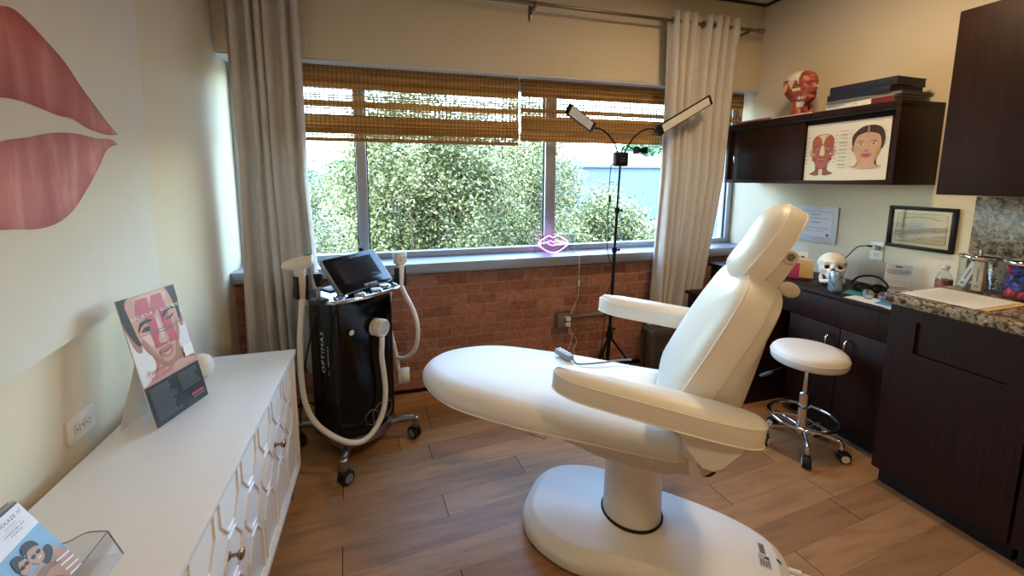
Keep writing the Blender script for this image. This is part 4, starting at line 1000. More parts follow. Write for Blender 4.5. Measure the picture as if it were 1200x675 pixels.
# side lettering, hex emblem on the front
A = Art((-.1685, 0, 0), (0, 0, 1), (0, 1, 0)); A.text('OPTIMAS', .572, .0, .042, m_paper, sx=1.15, space=1.15); A.done('side_lettering', body)
A = Art((-.1685, 0, 0), (0, 0, 1), (0, 1, 0)); A.text('by INMODE', .54, -.048, .020, m_paper, space=1.6); A.done('maker_lettering', body)
fy = lambda x, z: -.135-.040*(1-(x/.15)**2)*(1-.25*(z-.2)/.3)-.004
def hexline(cx, cz, r, gap=0):
    b_ = []
    for i in range(7):
        a = PI/2+PI/3*i; x, z = cx+r*math.cos(a)*.95, cz+r*math.sin(a); b_.append(Vector((x, fy(x, z), z)))
    return b_
b = BM()
for cx, r in ((-.02, .042), (.032, .056), (.088, .042)):
    tube(b, hexline(cx, .215, r), .0022, 6, False)
obj('hexagon_emblem', b, m_steel, body)
b = BM(); lathe(b, [(0, 0), (.012, 0), (.014, .003), (.012, .006), (0, .007)], (-.10, -.150, .69), 20, (0, -1, 0)); obj('power_button', b, m_plast2, mc)
# front connector with ribbed grip
def connector(c, ax, nm='connector'):
    c = Vector(c); ax = Vector(ax).normalized(); b = BM(); lathe(b, [(0, 0), (.034, 0), (.04, .004), (.042, .03), (.046, .032), (.046, .062), (.042, .068), (.038, .068), (.037, .064), (0, .064)], c, 40, ax); o = obj(nm, b, m_plast2, mc)
    b = BM(); lathe(b, [(0, .0642), (.034, .0642), (.034, .0652), (0, .0652)], c, 32, ax); obj('connector_face', b, m_label, o)
    b = BM(); q = Vector((0, 0, 1)).rotation_difference(ax).to_matrix()
    for i in range(24):
        a = 2*PI*i/24; p = c+q @ Vector((.0425*math.cos(a), .0425*math.sin(a), 0)); tube(b, [p+ax*.006, p+ax*.028], .0022, 5, False)
    obj('grip_rib', b, m_plast, o); return o
connector((.03, -.15, .685), (.25, -1, -.02)); connector((.245, -.06, .30), (.75, -.65, .0)); connector((.175, .05, .36), (1, 0, 0))
# handpieces in their holders
def holder_clip(x, y, z, ax, nm='holder_clip'):
    b = BM()
    for s in (-1, 1): box(b, x-.007+s*.024, x+.007+s*.024, y-.016, y+.016, z-.06, z+.05, .004)
    box(b, x-.03, x+.03, y+.012, y+.026, z-.05, z-.01, .004)
    tube(b, [(x, y+.02, z-.03), (x*.86, y*.6, .862)], .011, 10, False); return obj(nm, b, m_rubber, mc)
lx, ly = -.255, .005
holder_clip(lx, ly, .935, 1)
hp_ = BM(); loft(hp_, [[Vector((lx+r*math.cos(a)*1.0+dx, ly+r*.9*math.sin(a), z)) for a in [2*PI*i/20 for i in range(20)]] for z, r, dx in ((.86, .012, 0), (.885, .016, 0), (.93, .020, 0), (.98, .024, 0), (1.01, .028, -.003), (1.03, .027, -.005))])
hpc = obj('left_handpiece', hp_, m_plast2, mc)
b = BM(); hd0 = Vector((lx-.06, ly+.05, 1.030)); hd1 = Vector((lx+.045, ly-.038, 1.058)); dv = (hd1-hd0); e1 = dv.normalized(); e2 = Vector((0, 0, 1)); e3 = e1.cross(e2)
loft(b, [[hd0+dv*t+e3*(w*math.cos(a))+e2*(h*math.sin(a)+o) for a in [2*PI*i/20 for i in range(20)]] for t, w, h, o in ((0, .012, .010, .004), (.05, .022, .018, .004), (.3, .028, .028, 0), (.6, .030, .034, -.003), (.85, .030, .032, 0), (.97, .028, .024, .004), (1, .022, .018, .005))]); obj('treatment_head', b, m_plast, hpc)
b = BM(); box(b, -.016, .016, -.014, .014, 0, .006, .002, mat=frame_mat(hd0+dv*.86+e2*.030, e1, e3, e2)); obj('teal_tip', b, m_teal, hpc)
bxx, byy = -.225, -.085
b = BM(); tube(b, [(bxx, byy, .865), (bxx+.004, byy-.004, .945)], .009, 12, False); ap = obj('applicator', b, m_steel, mc)
b = BM(); lathe(b, [(.009, .94), (.013, .945), (.021, .985), (.022, .998), (.017, 1.004), (0, 1.004)], (bxx+.004, byy-.004, 0), 20); obj('applicator_head', b, m_blackm, ap)
b = BM(); box(b, -.255, -.19, -.12, -.05, .856, .880, .004); obj('applicator_dock', b, m_rubber, mc)
rx, ry = .262, -.09
holder_clip(rx, ry, .90, -1)
b = BM(); loft(b, [[Vector((rx+r*sx*math.copysign(abs(math.cos(a))**.6, math.cos(a)), ry+r*.8*math.copysign(abs(math.sin(a))**.6, math.sin(a)), z)) for a in [2*PI*i/24 for i in range(24)]] for z, r, sx in ((.835, .013, 1), (.86, .017, 1), (.92, .020, 1), (.965, .022, 1), (.975, .034, 1), (.985, .036, 1), (1.025, .036, 1), (1.038, .032, 1), (1.042, .022, 1))]); rh = obj('right_handpiece', b, m_plast, mc)
b = BM(); box(b, rx-.022, rx+.022, ry-.0305, ry-.028, .985, 1.015, .001); obj('handpiece_window', b, m_cream, rh)
# white hoses
b = BM(); tube(b, [(lx, ly, .87), (-.262, .005, .80), (-.275, .01, .66), (-.28, .01, .50), (-.275, .0, .36), (-.255, -.04, .26), (-.22, -.12, .20), (-.17, -.2, .165), (-.10, -.225, .15), (-.03, -.225, .185), (.02, -.22, .255), (.04, -.215, .34), (.038, -.21, .44), (.028, -.21, .54), (.038, -.205, .63), (.036, -.195, .655)], .0135, 14); obj('left_hose', b, m_plast, mc)
b = BM(); tube(b, [(rx, ry, .85), (.265, -.12, .80), (.27, -.19, .70), (.27, -.215, .60), (.268, -.19, .49), (.26, -.11, .42), (.25, -.03, .415), (.24, .01, .50), (.235, .0, .64), (.225, -.03, .76), (.215, -.05, .815), (.205, -.04, .855)], .0125, 14); obj('right_hose', b, m_plast, mc)
b = BM(); tube(b, [(.225, -.02, .60), (.24, -.035, .50), (.25, -.05, .40), (.25, -.058, .335)], .0125, 12); tube(b, [(.225, -.02, .60), (.21, .0, .7), (.19, .03, .78)], .0125, 12); obj('short_hose', b, m_plast, mc)
for k, pts in enumerate(([(bxx, byy, .86), (-.24, -.03, .7), (-.25, .05, .45), (-.22, .11, .25), (-.16, .16, .2)], [(-.20, .08, .8), (-.225, .09, .5), (-.22, .12, .3), (-.15, .17, .22)], [(-.19, .10, .8), (-.21, .11, .55), (-.23, .13, .30), (-.2, .2, .12), (-.10, .3, .03)])):
    b = BM(); tube(b, pts, .004, 8); obj('machine_cable', b, [m_rubber, M('grey_cable', '#8e8e8c', .5), m_rubber][k], mc)
# legs with twin-wheel castors
for x, y in ((-.235, -.245), (.215, -.24), (-.215, .215), (.215, .215)):
    d = Vector((x, y, 0)).normalized(); b = BM()
    tube(b, [Vector((x*.55, y*.55, .105)), Vector((x*.8, y*.8, .122)), Vector((x*.97, y*.97, .122))], [.022, .018, .017], 10)
    lathe(b, [(.017, .07), (.02, .075), (.02, .13), (.014, .136), (0, .137)], (x, y, 0), 18); lg = obj('castor_leg', b, m_steel, mc)
    a = math.atan2(y, x)+.9; ax = Vector((math.cos(a), math.sin(a), 0)); off = Vector((-ax.y, ax.x, 0))*.012
    b = BM()
    for s in (-1, 1): lathe(b, [(0, -.010), (.030, -.010), (.035, -.006), (.035, .006), (.030, .010), (0, .010)], Vector((x, y, .0352))+off+ax*.014*s, 28, ax)
    w_ = obj('castor_wheel', b, m_rubber, lg)
    b = BM()
    for s in (-1, 1): lathe(b, [(0, .010), (.022, .010), (.020, .012), (0, .0125)], Vector((x, y, .0352))+off+ax*.014*s, 24, ax*s)
    obj('wheel_cover', b, m_label2, lg)
    b = BM(); lathe(b, [(.0, .06), (.022, .06), (.026, .066), (.022, .078), (0, .078)], (x, y, 0), 18); obj('castor_fork', b, m_rubber, lg)
# ------------------------------------------------------------------ base cabinets with granite counter
def cab_box(par, name, x0, x1, y0, y1, z0, z1, m=None, bev=.0015, O=(0, 0, 0)):
    b = BM(); box(b, x0-O[0], x1-O[0], y0-O[1], y1-O[1], z0-O[2], z1-O[2], bev); return obj(name, b, m or m_dwood, par)
FX = 2.20
for i, (y0, y1, lab, slot) in enumerate(((.832, 1.291, 'dark espresso base cabinet with a recessed rectangular panel below granite', True), (.36, .826, 'dark espresso base cabinet at right frame edge under the jars', False))):
    O = (2.52, (y0+y1)/2, 0); t = thing('base_cabinet', lab, 'cabinet', O, group='dark base cabinets under the granite')
    cab_box(t, 'carcass', FX+.021, XR-.004, y0, y1, .088, .895, O=O)
    cab_box(t, 'toe_kick', FX+.055, XR-.01, y0+.004, y1-.004, 0, .088, m_toe, O=O)
    if slot:
        # door as a slab with a sunk rectangular panel: four rails and a panel set back
        py0, py1, pz0, pz1 = .895, 1.19, .690, .832
        b = BM()
        for q in ((y0+.002, y1-.002, .09, pz0), (y0+.002, y1-.002, pz1, .893), (y0+.002, py0, pz0, pz1), (py1, y1-.002, pz0, pz1)): box(b, FX-O[0], FX+.02-O[0], q[0]-O[1], q[1]-O[1], q[2], q[3])
        bmesh.ops.remove_doubles(b, verts=b.verts, dist=1e-5); d = obj('door', b, m_dwood, t, sharp=20)
        cab_box(d, 'sunk_panel', FX+.012, FX+.0205, py0-.001, py1+.001, pz0-.001, pz1+.001, bev=0, O=O)
    else:
        d = cab_box(t, 'door', FX, FX+.02, y0+.002, y1-.002, .09, .893, O=O)
cnt = BM(); box(cnt, 2.168, XR-.002, .30, 1.305, .8955, .940, .008, seg=3); box(cnt, 2.172, 2.2, .30, 1.300, .893, .90, .003)
tag(obj('granite_countertop', cnt, m_granite, ctr=(2.5, .8, .92)), 'speckled brown granite countertop carrying the glass jars', 'countertop')
b = BM(); box(b, XR-.022, XR-.001, .30, 1.361, .9405, 1.364, .002); tag(obj('granite_backsplash', b, m_granite, ctr=(XR-.01, .83, 1.15)), 'speckled brown granite backsplash slab behind the jars', 'backsplash')
# big wall cabinet
O = (2.68, .9, 1.375); t = thing('wall_cabinet', 'tall dark espresso wall cabinet at the upper right', 'cabinet', O)
cab_box(t, 'carcass', 2.541, XR-.002, .36, 1.357, 1.376, 2.20, O=O)
cab_box(t, 'door', 2.52, 2.54, .862, 1.356, 1.377, 2.199, O=O); cab_box(t, 'door', 2.52, 2.54, .362, .858, 1.377, 2.199, O=O)
# ------------------------------------------------------------------ desk run
O = (2.6, 1.8, 0); t = thing('desk', 'dark espresso desk with two cupboard doors under the skull', 'desk', O)
cab_box(t, 'desk_top', 2.372, XR-.002, 1.302, 2.60, .784, .81, bev=.003, O=O)
cab_box(t, 'apron', 2.38, 2.40, 1.302, 2.58, .636, .784, O=O)
cab_box(t, 'carcass', 2.401, XR-.004, 1.302, 1.905, .09, .636, O=O)
cab_box(t, 'carcass', 2.402, XR-.004, 1.302, 2.58, .637, .783, O=O)
cab_box(t, 'toe_kick', 2.437, XR-.01, 1.304, 1.90, 0, .09, m_toe, O=O)
cab_box(t, 'edge_strip', 2.3795, 2.3815, 1.9035, 1.9075, .40, .635, m_steel, 0, O=O)
for y0, y1, hy in ((1.304, 1.612, 1.56), (1.616, 1.903, 1.66)):
    d = cab_box(t, 'door', 2.38, 2.40, y0, y1, .092, .633, O=O)
    b = BM(); tube(b, [(2.38-O[0], hy-O[1], .585), (2.354-O[0], hy-O[1], .582), (2.343-O[0], hy-O[1], .565), (2.340-O[0], hy-O[1], .53), (2.343-O[0], hy-O[1], .495), (2.354-O[0], hy-O[1], .478), (2.38-O[0], hy-O[1], .475)], .0065, 10); obj('bow_handle', b, m_chrome, d)
O = (2.4, 2.25, 0); t = thing('low_cabinet', 'low dark cabinet standing behind the chair back beside desk', 'cabinet', O)
cab_box(t, 'top_board', 2.13, XR-.01, 1.99, 2.55, .598, .62, bev=.002, O=O); cab_box(t, 'carcass', 2.15, XR-.012, 2.01, 2.53, .0, .598, O=O)
cab_box(t, 'door', 2.134, 2.15, 2.02, 2.262, .05, .594, O=O); cab_box(t, 'door', 2.134, 2.15, 2.266, 2.52, .05, .594, O=O)
# ------------------------------------------------------------------ hanging shelf cabinet with sliding doors
O = (2.68, 2.1, 1.418); t = thing('hanging_cabinet', 'dark espresso hanging cabinet with sliding doors and face chart', 'cabinet', O)
X0, X1, Y0, Y1, Z0, Z1 = 2.52, XR-.002, 1.541, 2.659, 1.418, 1.849
cab_box(t, 'top_board', X0, X1, Y0, Y1, Z1-.032, Z1, O=O); cab_box(t, 'bottom_board', X0, X1, Y0, Y1, Z0, Z0+.022, O=O)
cab_box(t, 'side_board', X0, X1, Y0, Y0+.022, Z0+.022, Z1-.032, O=O); cab_box(t, 'side_board', X0, X1, Y1-.022, Y1, Z0+.022, Z1-.032, O=O)
cab_box(t, 'back_board', X1-.012, X1, Y0+.022, Y1-.022, Z0+.022, Z1-.032, O=O); cab_box(t, 'track', X0+.004, X0+.05, Y0+.022, Y1-.022, Z1-.046, Z1-.032, m_toe, O=O)
d1 = cab_box(t, 'sliding_door', X0+.012, X0+.026, 2.05, Y1-.10, Z0+.022, Z1-.04, O=O); d2 = cab_box(t, 'sliding_door', X0+.032, X0+.046, Y0+.024, 2.10, Z0+.022, Z1-.04, O=O)
d3 = cab_box(t, 'end_panel', X0+.03, X0+.044, Y1-.12, Y1-.022, Z0+.022, Z1-.04, O=O)
b = BM(); q = [(X0+.03-O[0], Y1-.075-O[1], .205), (X0+.008-O[0], Y1-.075-O[1], .203), (X0+.005-O[0], Y1-.075-O[1], .195), (X0+.005-O[0], Y1-.075-O[1], .158), (X0+.008-O[0], Y1-.075-O[1], .150), (X0+.03-O[0], Y1-.075-O[1], .148)]; tube(b, q, .004, 8, False); obj('wire_handle', b, m_chrome, d3)
b = BM()
for z in (.272, .218): tube(b, [(X0+.034-O[0], Y0+.03-O[1], z), (X0+.018-O[0], Y0+.03-O[1], z-.002)], .004, 8, False)
tube(b, [(X0+.018-O[0], Y0+.03-O[1], .271), (X0+.018-O[0], Y0+.03-O[1], .216)], .004, 8, False); obj('wire_handle', b, m_blackm, d2)
# anatomy chart taped on the right sliding door
def chart():
    # corners on the door plane: u runs from far (left in view) to near
    xa = X0+.0305; L_, R_ = 2.046, 1.592; zb, zt = 1.446, 1.776
    t = thing('anatomy_chart', 'white facial anatomy chart with muscle face on hanging cabinet', 'chart', (xa, L_, zb))
    w, h = L_-R_, zt-zb
    b = BM(); loft(b, [[(x, y, z) for y, z in ((0, -.012), (-w, .0), (-w-.0, h), (0, h))] for x in (-.0006, 0.0009)]); sh = obj('sheet', b, M('chart_paper', '#e0dccf', .5, var=.01), t, sharp=20)
    A = Art((-.0008, 0, 0), (0, -1, 0), (0, 0, 1), .00012)
    mus = M('chart_muscle', '#a5553f', .5, var=.10, scale=60); mus2 = M('chart_muscle_dark', '#7d3a2c', .5); ten = M('chart_tendon', '#d8c49c', .5); sk = M('chart_skin', '#c9a188', .5, var=.04, scale=20); sk2 = M('chart_skin_shade', '#a9806a', .5); hr = M('chart_hair', '#33231c', .5, var=.2, scale=60); lp = M('chart_lip', '#b5524a', .5); ink = M('chart_ink', '#6f6a64', .6); wh = M('chart_eye', '#e8e2da', .5)
    def P(pts, m, s=1, ox=0, oy=0):
        c = catmull([(ox+x*s, oy+y*s, 0) for x, y in pts+[pts[0]]], 5); A.poly([(min(max(p.x, .001), w-.001), min(max(p.y, .001), h-.001)) for p in c[:-1]], m)
    # left: muscle head, centred u=.105
    ox = .105; A.tf = lambda u, v: (.105+(u-.105)*1.06, .172+(v-.172)*(.84 if v > .075 else .92))
    P([(-.062, .035), (-.03, .06), (-.030, .10), (.030, .10), (.03, .06), (.06, .04), (.03, .028), (0, .03), (-.03, .026)], mus2, 1.12, ox, -.02)
    P([(-.06, .19), (-.066, .17), (-.062, .14), (-.05, .13)], sk, 1.12, ox, -.02); P([(.06, .19), (.066, .17), (.062, .14), (.05, .13)], sk, 1.12, ox, -.02)
    P([(-.055, .20), (-.053, .15), (-.046, .118), (-.034, .090), (-.015, .074), (.015, .074), (.034, .090), (.046, .118), (.053, .15), (.055, .20), (.052, .245), (.026, .272), (-.026, .272), (-.052, .245)], mus, 1.12, ox, -.02)
    P([(-.03, .266), (0, .272), (.03, .266), (.012, .25), (.003, .215), (-.003, .215), (-.012, .25)], ten, 1.12, ox, -.02)
    for s in (-1, 1):
        A.ell(ox+s*.029, .183, .017, .010, mus2); A.ell(ox+s*.029, .183, .010, .0045, wh); A.ell(ox+s*.029, .183, .0042, .0044, hr)
        P([(s*.034, .15), (s*.05, .155), (s*.044, .145)], ten, 1.12, ox, -.02); P([(s*.026, .118), (s*.045, .13), (s*.05, .115), (s*.04, .105)], mus2, 1.12, ox, -.02); P([(s*.012, .205), (s*.03, .203), (s*.048, .197), (s*.03, .198)], mus2, 1.12, ox, -.02)
    P([(-.008, .20), (.008, .20), (.013, .15), (.006, .14), (-.006, .14), (-.013, .15)], ten, 1.12, ox, -.02); P([(-.024, .118), (0, .124), (.024, .118), (0, .106)], mus2, 1.12, ox, -.02); A.line([(ox-.022, .110), (ox+.022, .110)], .0015, wh)
    P([(-.008, .03), (-.01, .06), (0, .065), (.01, .06), (.008, .03)], ten, 1.12, ox, -.02)
    # right: woman's head, centred u=.345
    ox = .350; A.tf = lambda u, v: (.350+(u-.350)*1.13, .205+(v-.205)*.90)
    P([(-.075, .055), (-.035, .075), (-.04, .11), (.042, .11), (.036, .075), (.07, .058), (.03, .045), (-.03, .045)], sk, 1, ox, 0)
    P([(-.07, .20), (-.068, .25), (-.03, .297), (.02, .304), (.056, .285), (.072, .24), (.07, .18), (.05, .16), (-.05, .16)], hr, 1, ox, 0)
    P([(-.066, .19), (-.07, .165), (-.058, .145), (-.05, .16)], sk2, 1, ox, 0)
    P([(-.06, .20), (-.056, .15), (-.04, .105), (-.015, .082), (.015, .082), (.042, .108), (.056, .15), (.06, .20), (.048, .245), (.01, .262), (-.01, .262), (-.046, .243)], sk, 1, ox, 0)
    P([(-.003, .304), (.003, .304), (.004, .26), (-.004, .26)], sk2, 1, ox, 0)
    for s in (-1, 1):
        P([(s*.012, .208), (s*.03, .214), (s*.048, .206), (s*.03, .209)], hr, 1, ox, 0); A.ell(ox+s*.029, .192, .012, .0052, wh); A.ell(ox+s*.029, .192, .005, .005, hr); A.line([(ox+s*.017, .195), (ox+s*.03, .199), (ox+s*.043, .194)], .0018, hr)
        for k in range(4): A.line([(ox+s*.008*(k+.3), .225+.004*k), (ox+s*.009*(k+.3), .245-.002*k)], .0009, sk2)
        A.line([(ox+s*.014, .160), (ox+s*.03, .13), (ox+s*.034, .11)], .0009, sk2); A.line([(ox+s*.02, .178), (ox+s*.04, .168), (ox+s*.05, .178)], .0009, sk2)
    P([(.036, .14), (.052, .165), (.055, .15), (.045, .125)], M('chart_yellow', '#c9a050', .5), 1, ox, 0)
    P([(-.012, .152), (0, .146), (.012, .152), (.006, .160), (-.006, .160)], sk2, 1, ox, 0)
    P([(-.026, .127), (-.01, .135), (0, .132), (.01, .135), (.026, .127), (.01, .116), (-.01, .116)], lp, 1, ox, 0); A.line([(ox-.024, .127), (ox+.024, .127)], .001, mus2)
    rnd = random.Random(9); A.tf = None
    for k in range(11):
        v = .275-.021*k; l = rnd.uniform(.035, .055); A.rect(.262-l-.015, v, .262-.015, v+.0026, ink)
        if k % 2: A.rect(.262-l*.8-.015, v-.005, .262-.015, v-.003, ink)
        A.line([(.25, v+.001), (.285-.002*abs(k-5), v+.001+(.012 if k > 7 else 0))], .0006, ink)
    for k in range(8):
        v = .25-.022*k; A.rect(.008, v, .008+rnd.uniform(.014, .028), v+.0022, ink); A.rect(.178, v+.004, .178+rnd.uniform(.012, .02), v+.006, ink)
    A.done('printed_diagram', sh)
chart()
# ------------------------------------------------------------------ rolling stool
SX, SY = 2.126, 1.582
st = thing('rolling_stool', 'round white padded rolling stool with chrome footring beside desk', 'stool', (SX, SY, 0))
b = BM(); lathe(b, [(0, .487), (.15, .487), (.166, .492), (.172, .504), (.173, .527), (.169, .544), (.157, .557), (.12, .565), (.05, .567), (0, .567)], (0, 0, 0), 56); seat_ = obj('seat', b, m_leather, st, sharp=60)
b = BM(); lathe(b, [(.1715, .527), (.1745, .5285), (.1745, .5305), (.1715, .532)], (0, 0, 0), 56); obj('piping', b, m_piping, seat_)
b = BM(); box(b, -.06, .06, -.04, .04, .467, .488, .006); obj('seat_plate', b, m_blackm, st)
b = BM(); tube(b, [(-.03, .02, .46), (-.10, .06, .44), (-.14, .085, .41)], .004, 8); lv = obj('height_lever', b, m_blackm, st)
b = BM(); loft(b, [[Vector((-.135-.012*k+.010*math.cos(a)*w, .082+.008*k+.010*w*math.sin(a), .413-.009*k+.004*math.sin(a))) for a in [2*PI*i/10 for i in range(10)]] for k, w in ((0, .5), (1, 1), (3, 1.1), (4, .6))]); obj('lever_paddle', b, M('lever_blue_grey', '#39424f', .4), lv)
b = BM(); lathe(b, [(.013, .30), (.013, .472)], (0, 0, 0), 20); lathe(b, [(.0142, .36), (.0145, .362), (.0145, .366), (.0142, .368)], (0, 0, 0), 20); obj('gas_piston', b, m_chrome, st)
b = BM(); lathe(b, [(.02, .085), (.026, .09), (.026, .31), (.022, .315), (.013, .316)], (0, 0, 0), 28); obj('column', b, m_chrome, st)
b = BM(); tube(b, [(.155*math.cos(2*PI*i/48), .155*math.sin(2*PI*i/48), .178) for i in range(48)], .0095, 10, False, closed=True); fr = obj('foot_ring', b, m_chrome, st)
for k in range(3):
    a = .5+2*PI*k/3; b = BM(); tube(b, [(.024*math.cos(a), .024*math.sin(a), .178), (.15*math.cos(a), .15*math.sin(a), .178)], .0055, 8, False); obj('spoke', b, m_chrome, fr)
for k in range(5):
    a = math.radians(-132+72*k); c, s = math.cos(a), math.sin(a)
    b = BM(); tube(b, [(.022*c, .022*s, .115), (.10*c, .10*s, .112), (.155*c, .155*s, .108), (.172*c, .172*s, .095), (.175*c, .175*s, .058)], .0105, 12); lg = obj('leg', b, m_chrome, st)
    ax = Vector((-s, c, 0)); ax.rotate(Matrix.Rotation(.9*((k*2) % 5-2)*.35+.5, 3, 'Z')); p = Vector((.175*c, .175*s, .027))+Vector((ax.y, -ax.x, 0))*.012
    b = BM()
    for q in (-1, 1): lathe(b, [(0, -.008), (.024, -.008), (.027, -.005), (.027, .005), (.024, .008), (0, .008)], p+ax*.012*q, 24, ax)
    w_ = obj('castor_wheel', b, m_rubber, lg)
    b = BM()
    for q in (-1, 1): lathe(b, [(.012, .0081), (.019, .0081), (.019, .0095), (.012, .0095), (.012, .0081)], p+ax*.012*q, 24, ax*q)
    obj('wheel_ring', b, m_paper, lg)
    b = BM(); d_ = Vector((ax.y, -ax.x, 0)); loft(b, [[p+ax*e+d_*(.032*math.cos(t))+Vector((0, 0, .032*math.sin(t)+.002)) for t in [PI*.02+PI*.96*i/12 for i in range(13)]] for e in (-.005, .005)]); lathe(b, [(.0, .05), (.014, .05), (.014, .066), (0, .066)], (.175*c, .175*s, 0), 14); obj('castor_hood', b, m_rubber, lg)
# ------------------------------------------------------------------ tripod lamp
TL = Vector((1.44, 2.45, 0)); tl_ = thing('tripod_lamp', 'black tripod floor lamp with two gooseneck light bars before window', 'floor lamp', TL)
def T(x, y, z): return Vector((x, y, z))-TL
b = BM(); tube(b, [T(1.436, 2.45, .05), T(1.45, 2.45, .42)], .013, 14, False); tube(b, [T(1.45, 2.45, .42), T(1.463, 2.45, .975)], .011, 14, False); tube(b, [T(1.463, 2.45, .975), T(1.471, 2.45, 1.24)], .009, 12, False); tube(b, [T(1.471, 2.45, 1.24), T(1.481, 2.45, 1.53)], .007, 12, False); obj('pole', b, m_blackm, tl_)
for x, z in ((1.471, 1.238), (1.4625, .972), (1.45, .422)):
    b = BM(); lathe(b, [(.011, -.02), (.017, -.018), (.017, .018), (.011, .02)], T(x, 2.45, z), 16); tube(b, [T(x, 2.45, z), T(x+.026, 2.44, z)], .006, 10, False); lathe(b, [(0, 0), (.009, 0), (.011, .006), (.009, .012), (0, .012)], T(x+.022, 2.441, z), 12, (1, -.4, 0)); obj('collar', b, m_blackm, tl_)
b = BM(); lathe(b, [(.013, .36), (.024, .362), (.026, .38), (.024, .40), (.013, .402)], T(1.447, 2.45, 0), 18); obj('leg_hub', b, m_blackm, tl_)
b = BM(); lathe(b, [(.013, .135), (.022, .137), (.022, .165), (.013, .167)], T(1.440, 2.45, 0), 18); obj('slider', b, m_blackm, tl_)
for fx, fy in ((1.20, 2.36), (1.71, 2.40), (1.47, 2.66)):
    b = BM(); h = T(1.447, 2.45, .375); f = T(fx, fy, .012); tube(b, [h+(f-h)*.06, f], .0075, 10, False); lg = obj('leg', b, m_blackm, tl_)
    b = BM(); m_ = h+(f-h)*.5; tube(b, [T(1.44, 2.45, .15), m_], .005, 8, False); obj('leg_brace', b, m_blackm, lg)
    b = BM(); lathe(b, [(0, -.011), (.010, -.011), (.012, 0), (.009, .016), (0, .017)], f, 12); obj('foot', b, m_rubber, lg)
b = BM(); box(b, 1.436-1.44, 1.53-1.44, -.022, .022, 1.527, 1.617, .010); cb = obj('control_box', b, m_blackm, tl_)
A = Art((1.484-1.44, -.0222, 1.572), (1, 0, 0), (0, 0, 1)); A.line([(-.014, .004), (.012, .004), (.012, .016)], .0022, m_grey_ink); A.line([(-.014, -.012), (.014, -.012)], .0035, m_grey_ink); A.done('control_marks', cb)
def light_bar(p0, p1, wid, face, neck, nm):
    # p0: hinge end, p1: far end
    p0, p1 = T(*p0), T(*p1); u = (p1-p0).normalized(); f = Vector(face); f = (f-u*f.dot(u)).normalized(); v = f.cross(u); L = (p1-p0).length
    b = BM(); pillow(b, rrect(L, wid, .004), [(.003, -.018), (0, -.015), (0, 0), (.002, .002)], p0+u*L/2, u, v, f); o = obj('light_bar', b, m_blackm, tl_)
    b = BM(); pillow(b, rrect(L*.90, wid*.80, .003), [(0, .0018), (.001, .0034)], p0+u*L*.50, u, v, f); obj('diffuser', b, m_led, o)
    b = BM(); tube(b, [p0-u*.03-f*.01, p0+u*.004-f*.008], .011, 12, False); box(b, -.02, .02, -wid/2-.002, wid/2+.002, -.018, .004, .003, mat=frame_mat(p0+u*.004, u, v, f)); obj('hinge', b, m_blackm, o)
    b = BM(); tube(b, neck+[p0-u*.028-f*.01], .0055, 10); obj('gooseneck', b, m_blackm, tl_)
light_bar((1.262, 2.425, 1.766), (1.005, 2.22, 1.835), .062, (.15, -.9, -.25), [T(1.458, 2.45, 1.612), T(1.450, 2.45, 1.640), T(1.425, 2.45, 1.685), T(1.375, 2.45, 1.735), T(1.32, 2.44, 1.760)], 'l')
light_bar((1.772, 2.45, 1.767), (2.186, 2.47, 1.992), .066, (.0, -.97, -.12), [T(1.508, 2.45, 1.612), T(1.53, 2.45, 1.65), T(1.575, 2.45, 1.715), T(1.65, 2.45, 1.765), T(1.72, 2.45, 1.772)], 'r')
b = BM(); tube(b, [T(1.487, 2.45, 1.61), T(1.492, 2.44, 1.645), T(1.51, 2.43, 1.658), T(1.56, 2.42, 1.635), T(1.585, 2.42, 1.63)], .0045, 8); pc = obj('phone_clip_neck', b, m_blackm, tl_)
b = BM(); box(b, 1.565-1.44, 1.635-1.44, -.045, -.02, 1.615, 1.645, .006); box(b, 1.563-1.44, 1.575-1.44, -.07, -.015, 1.607, 1.652, .003); box(b, 1.627-1.44, 1.639-1.44, -.07, -.015, 1.607, 1.652, .003); obj('phone_clip', b, m_blackm, pc)
b = BM(); tube(b, [T(1.438, 2.45, 1.54), T(1.424, 2.46, 1.535), T(1.420, 2.465, 1.49), T(1.419, 2.47, 1.375), T(1.423, 2.47, 1.30), T(1.415, 2.47, 1.20), T(1.424, 2.47, 1.08), T(1.420, 2.47, .99), T(1.44, 2.47, .905), T(1.475, 2.475, .84), T(1.466, 2.47, .75), T(1.436, 2.475, .66), T(1.425, 2.48, .5), T(1.415, 2.49, .30), T(1.38, 2.55, .02), T(1.30, 2.70, .008)], .003, 8); cd_ = obj('lamp_cable', b, m_blackm, tl_)
b = BM(); box(b, 1.417-1.44, 1.432-1.44, .012, .026, 1.295, 1.335, .004); obj('inline_switch', b, m_blackm, cd_)
# ------------------------------------------------------------------ neon lip sign on the sill
NS = Vector((1.16, 2.775, .8995)); ns = thing('neon_sign', 'pink neon lips sign in clear acrylic box on window sill', 'neon sign', NS)
b = BM(); x0, x1, d0, d1, hh = -.148, .148, -.035, .035, .148; tt = .003
box(b, x0, x1, d1-tt, d1, 0, hh); box(b, x0, x1, d0, d0+tt, 0, hh); box(b, x0, x0+tt, d0+tt, d1-tt, 0, hh); box(b, x1-tt, x1, d0+tt, d1-tt, 0, hh); box(b, x0+tt, x1-tt, d0+tt, d1-tt, hh-tt, hh)
obj('acrylic_box', b, m_acryl, ns, sharp=20)
b = BM()
for y in (d0, d1): tube(b, [(x0, y, 0), (x0, y, hh), (x1, y, hh), (x1, y, 0)], .0013, 6, False)
for x in (x0, x1): tube(b, [(x, d0, hh), (x, d1, hh)], .0013, 6, False)
obj('box_edge', b, M('acrylic_edge_light', '#c9ccd4', .2), ns)
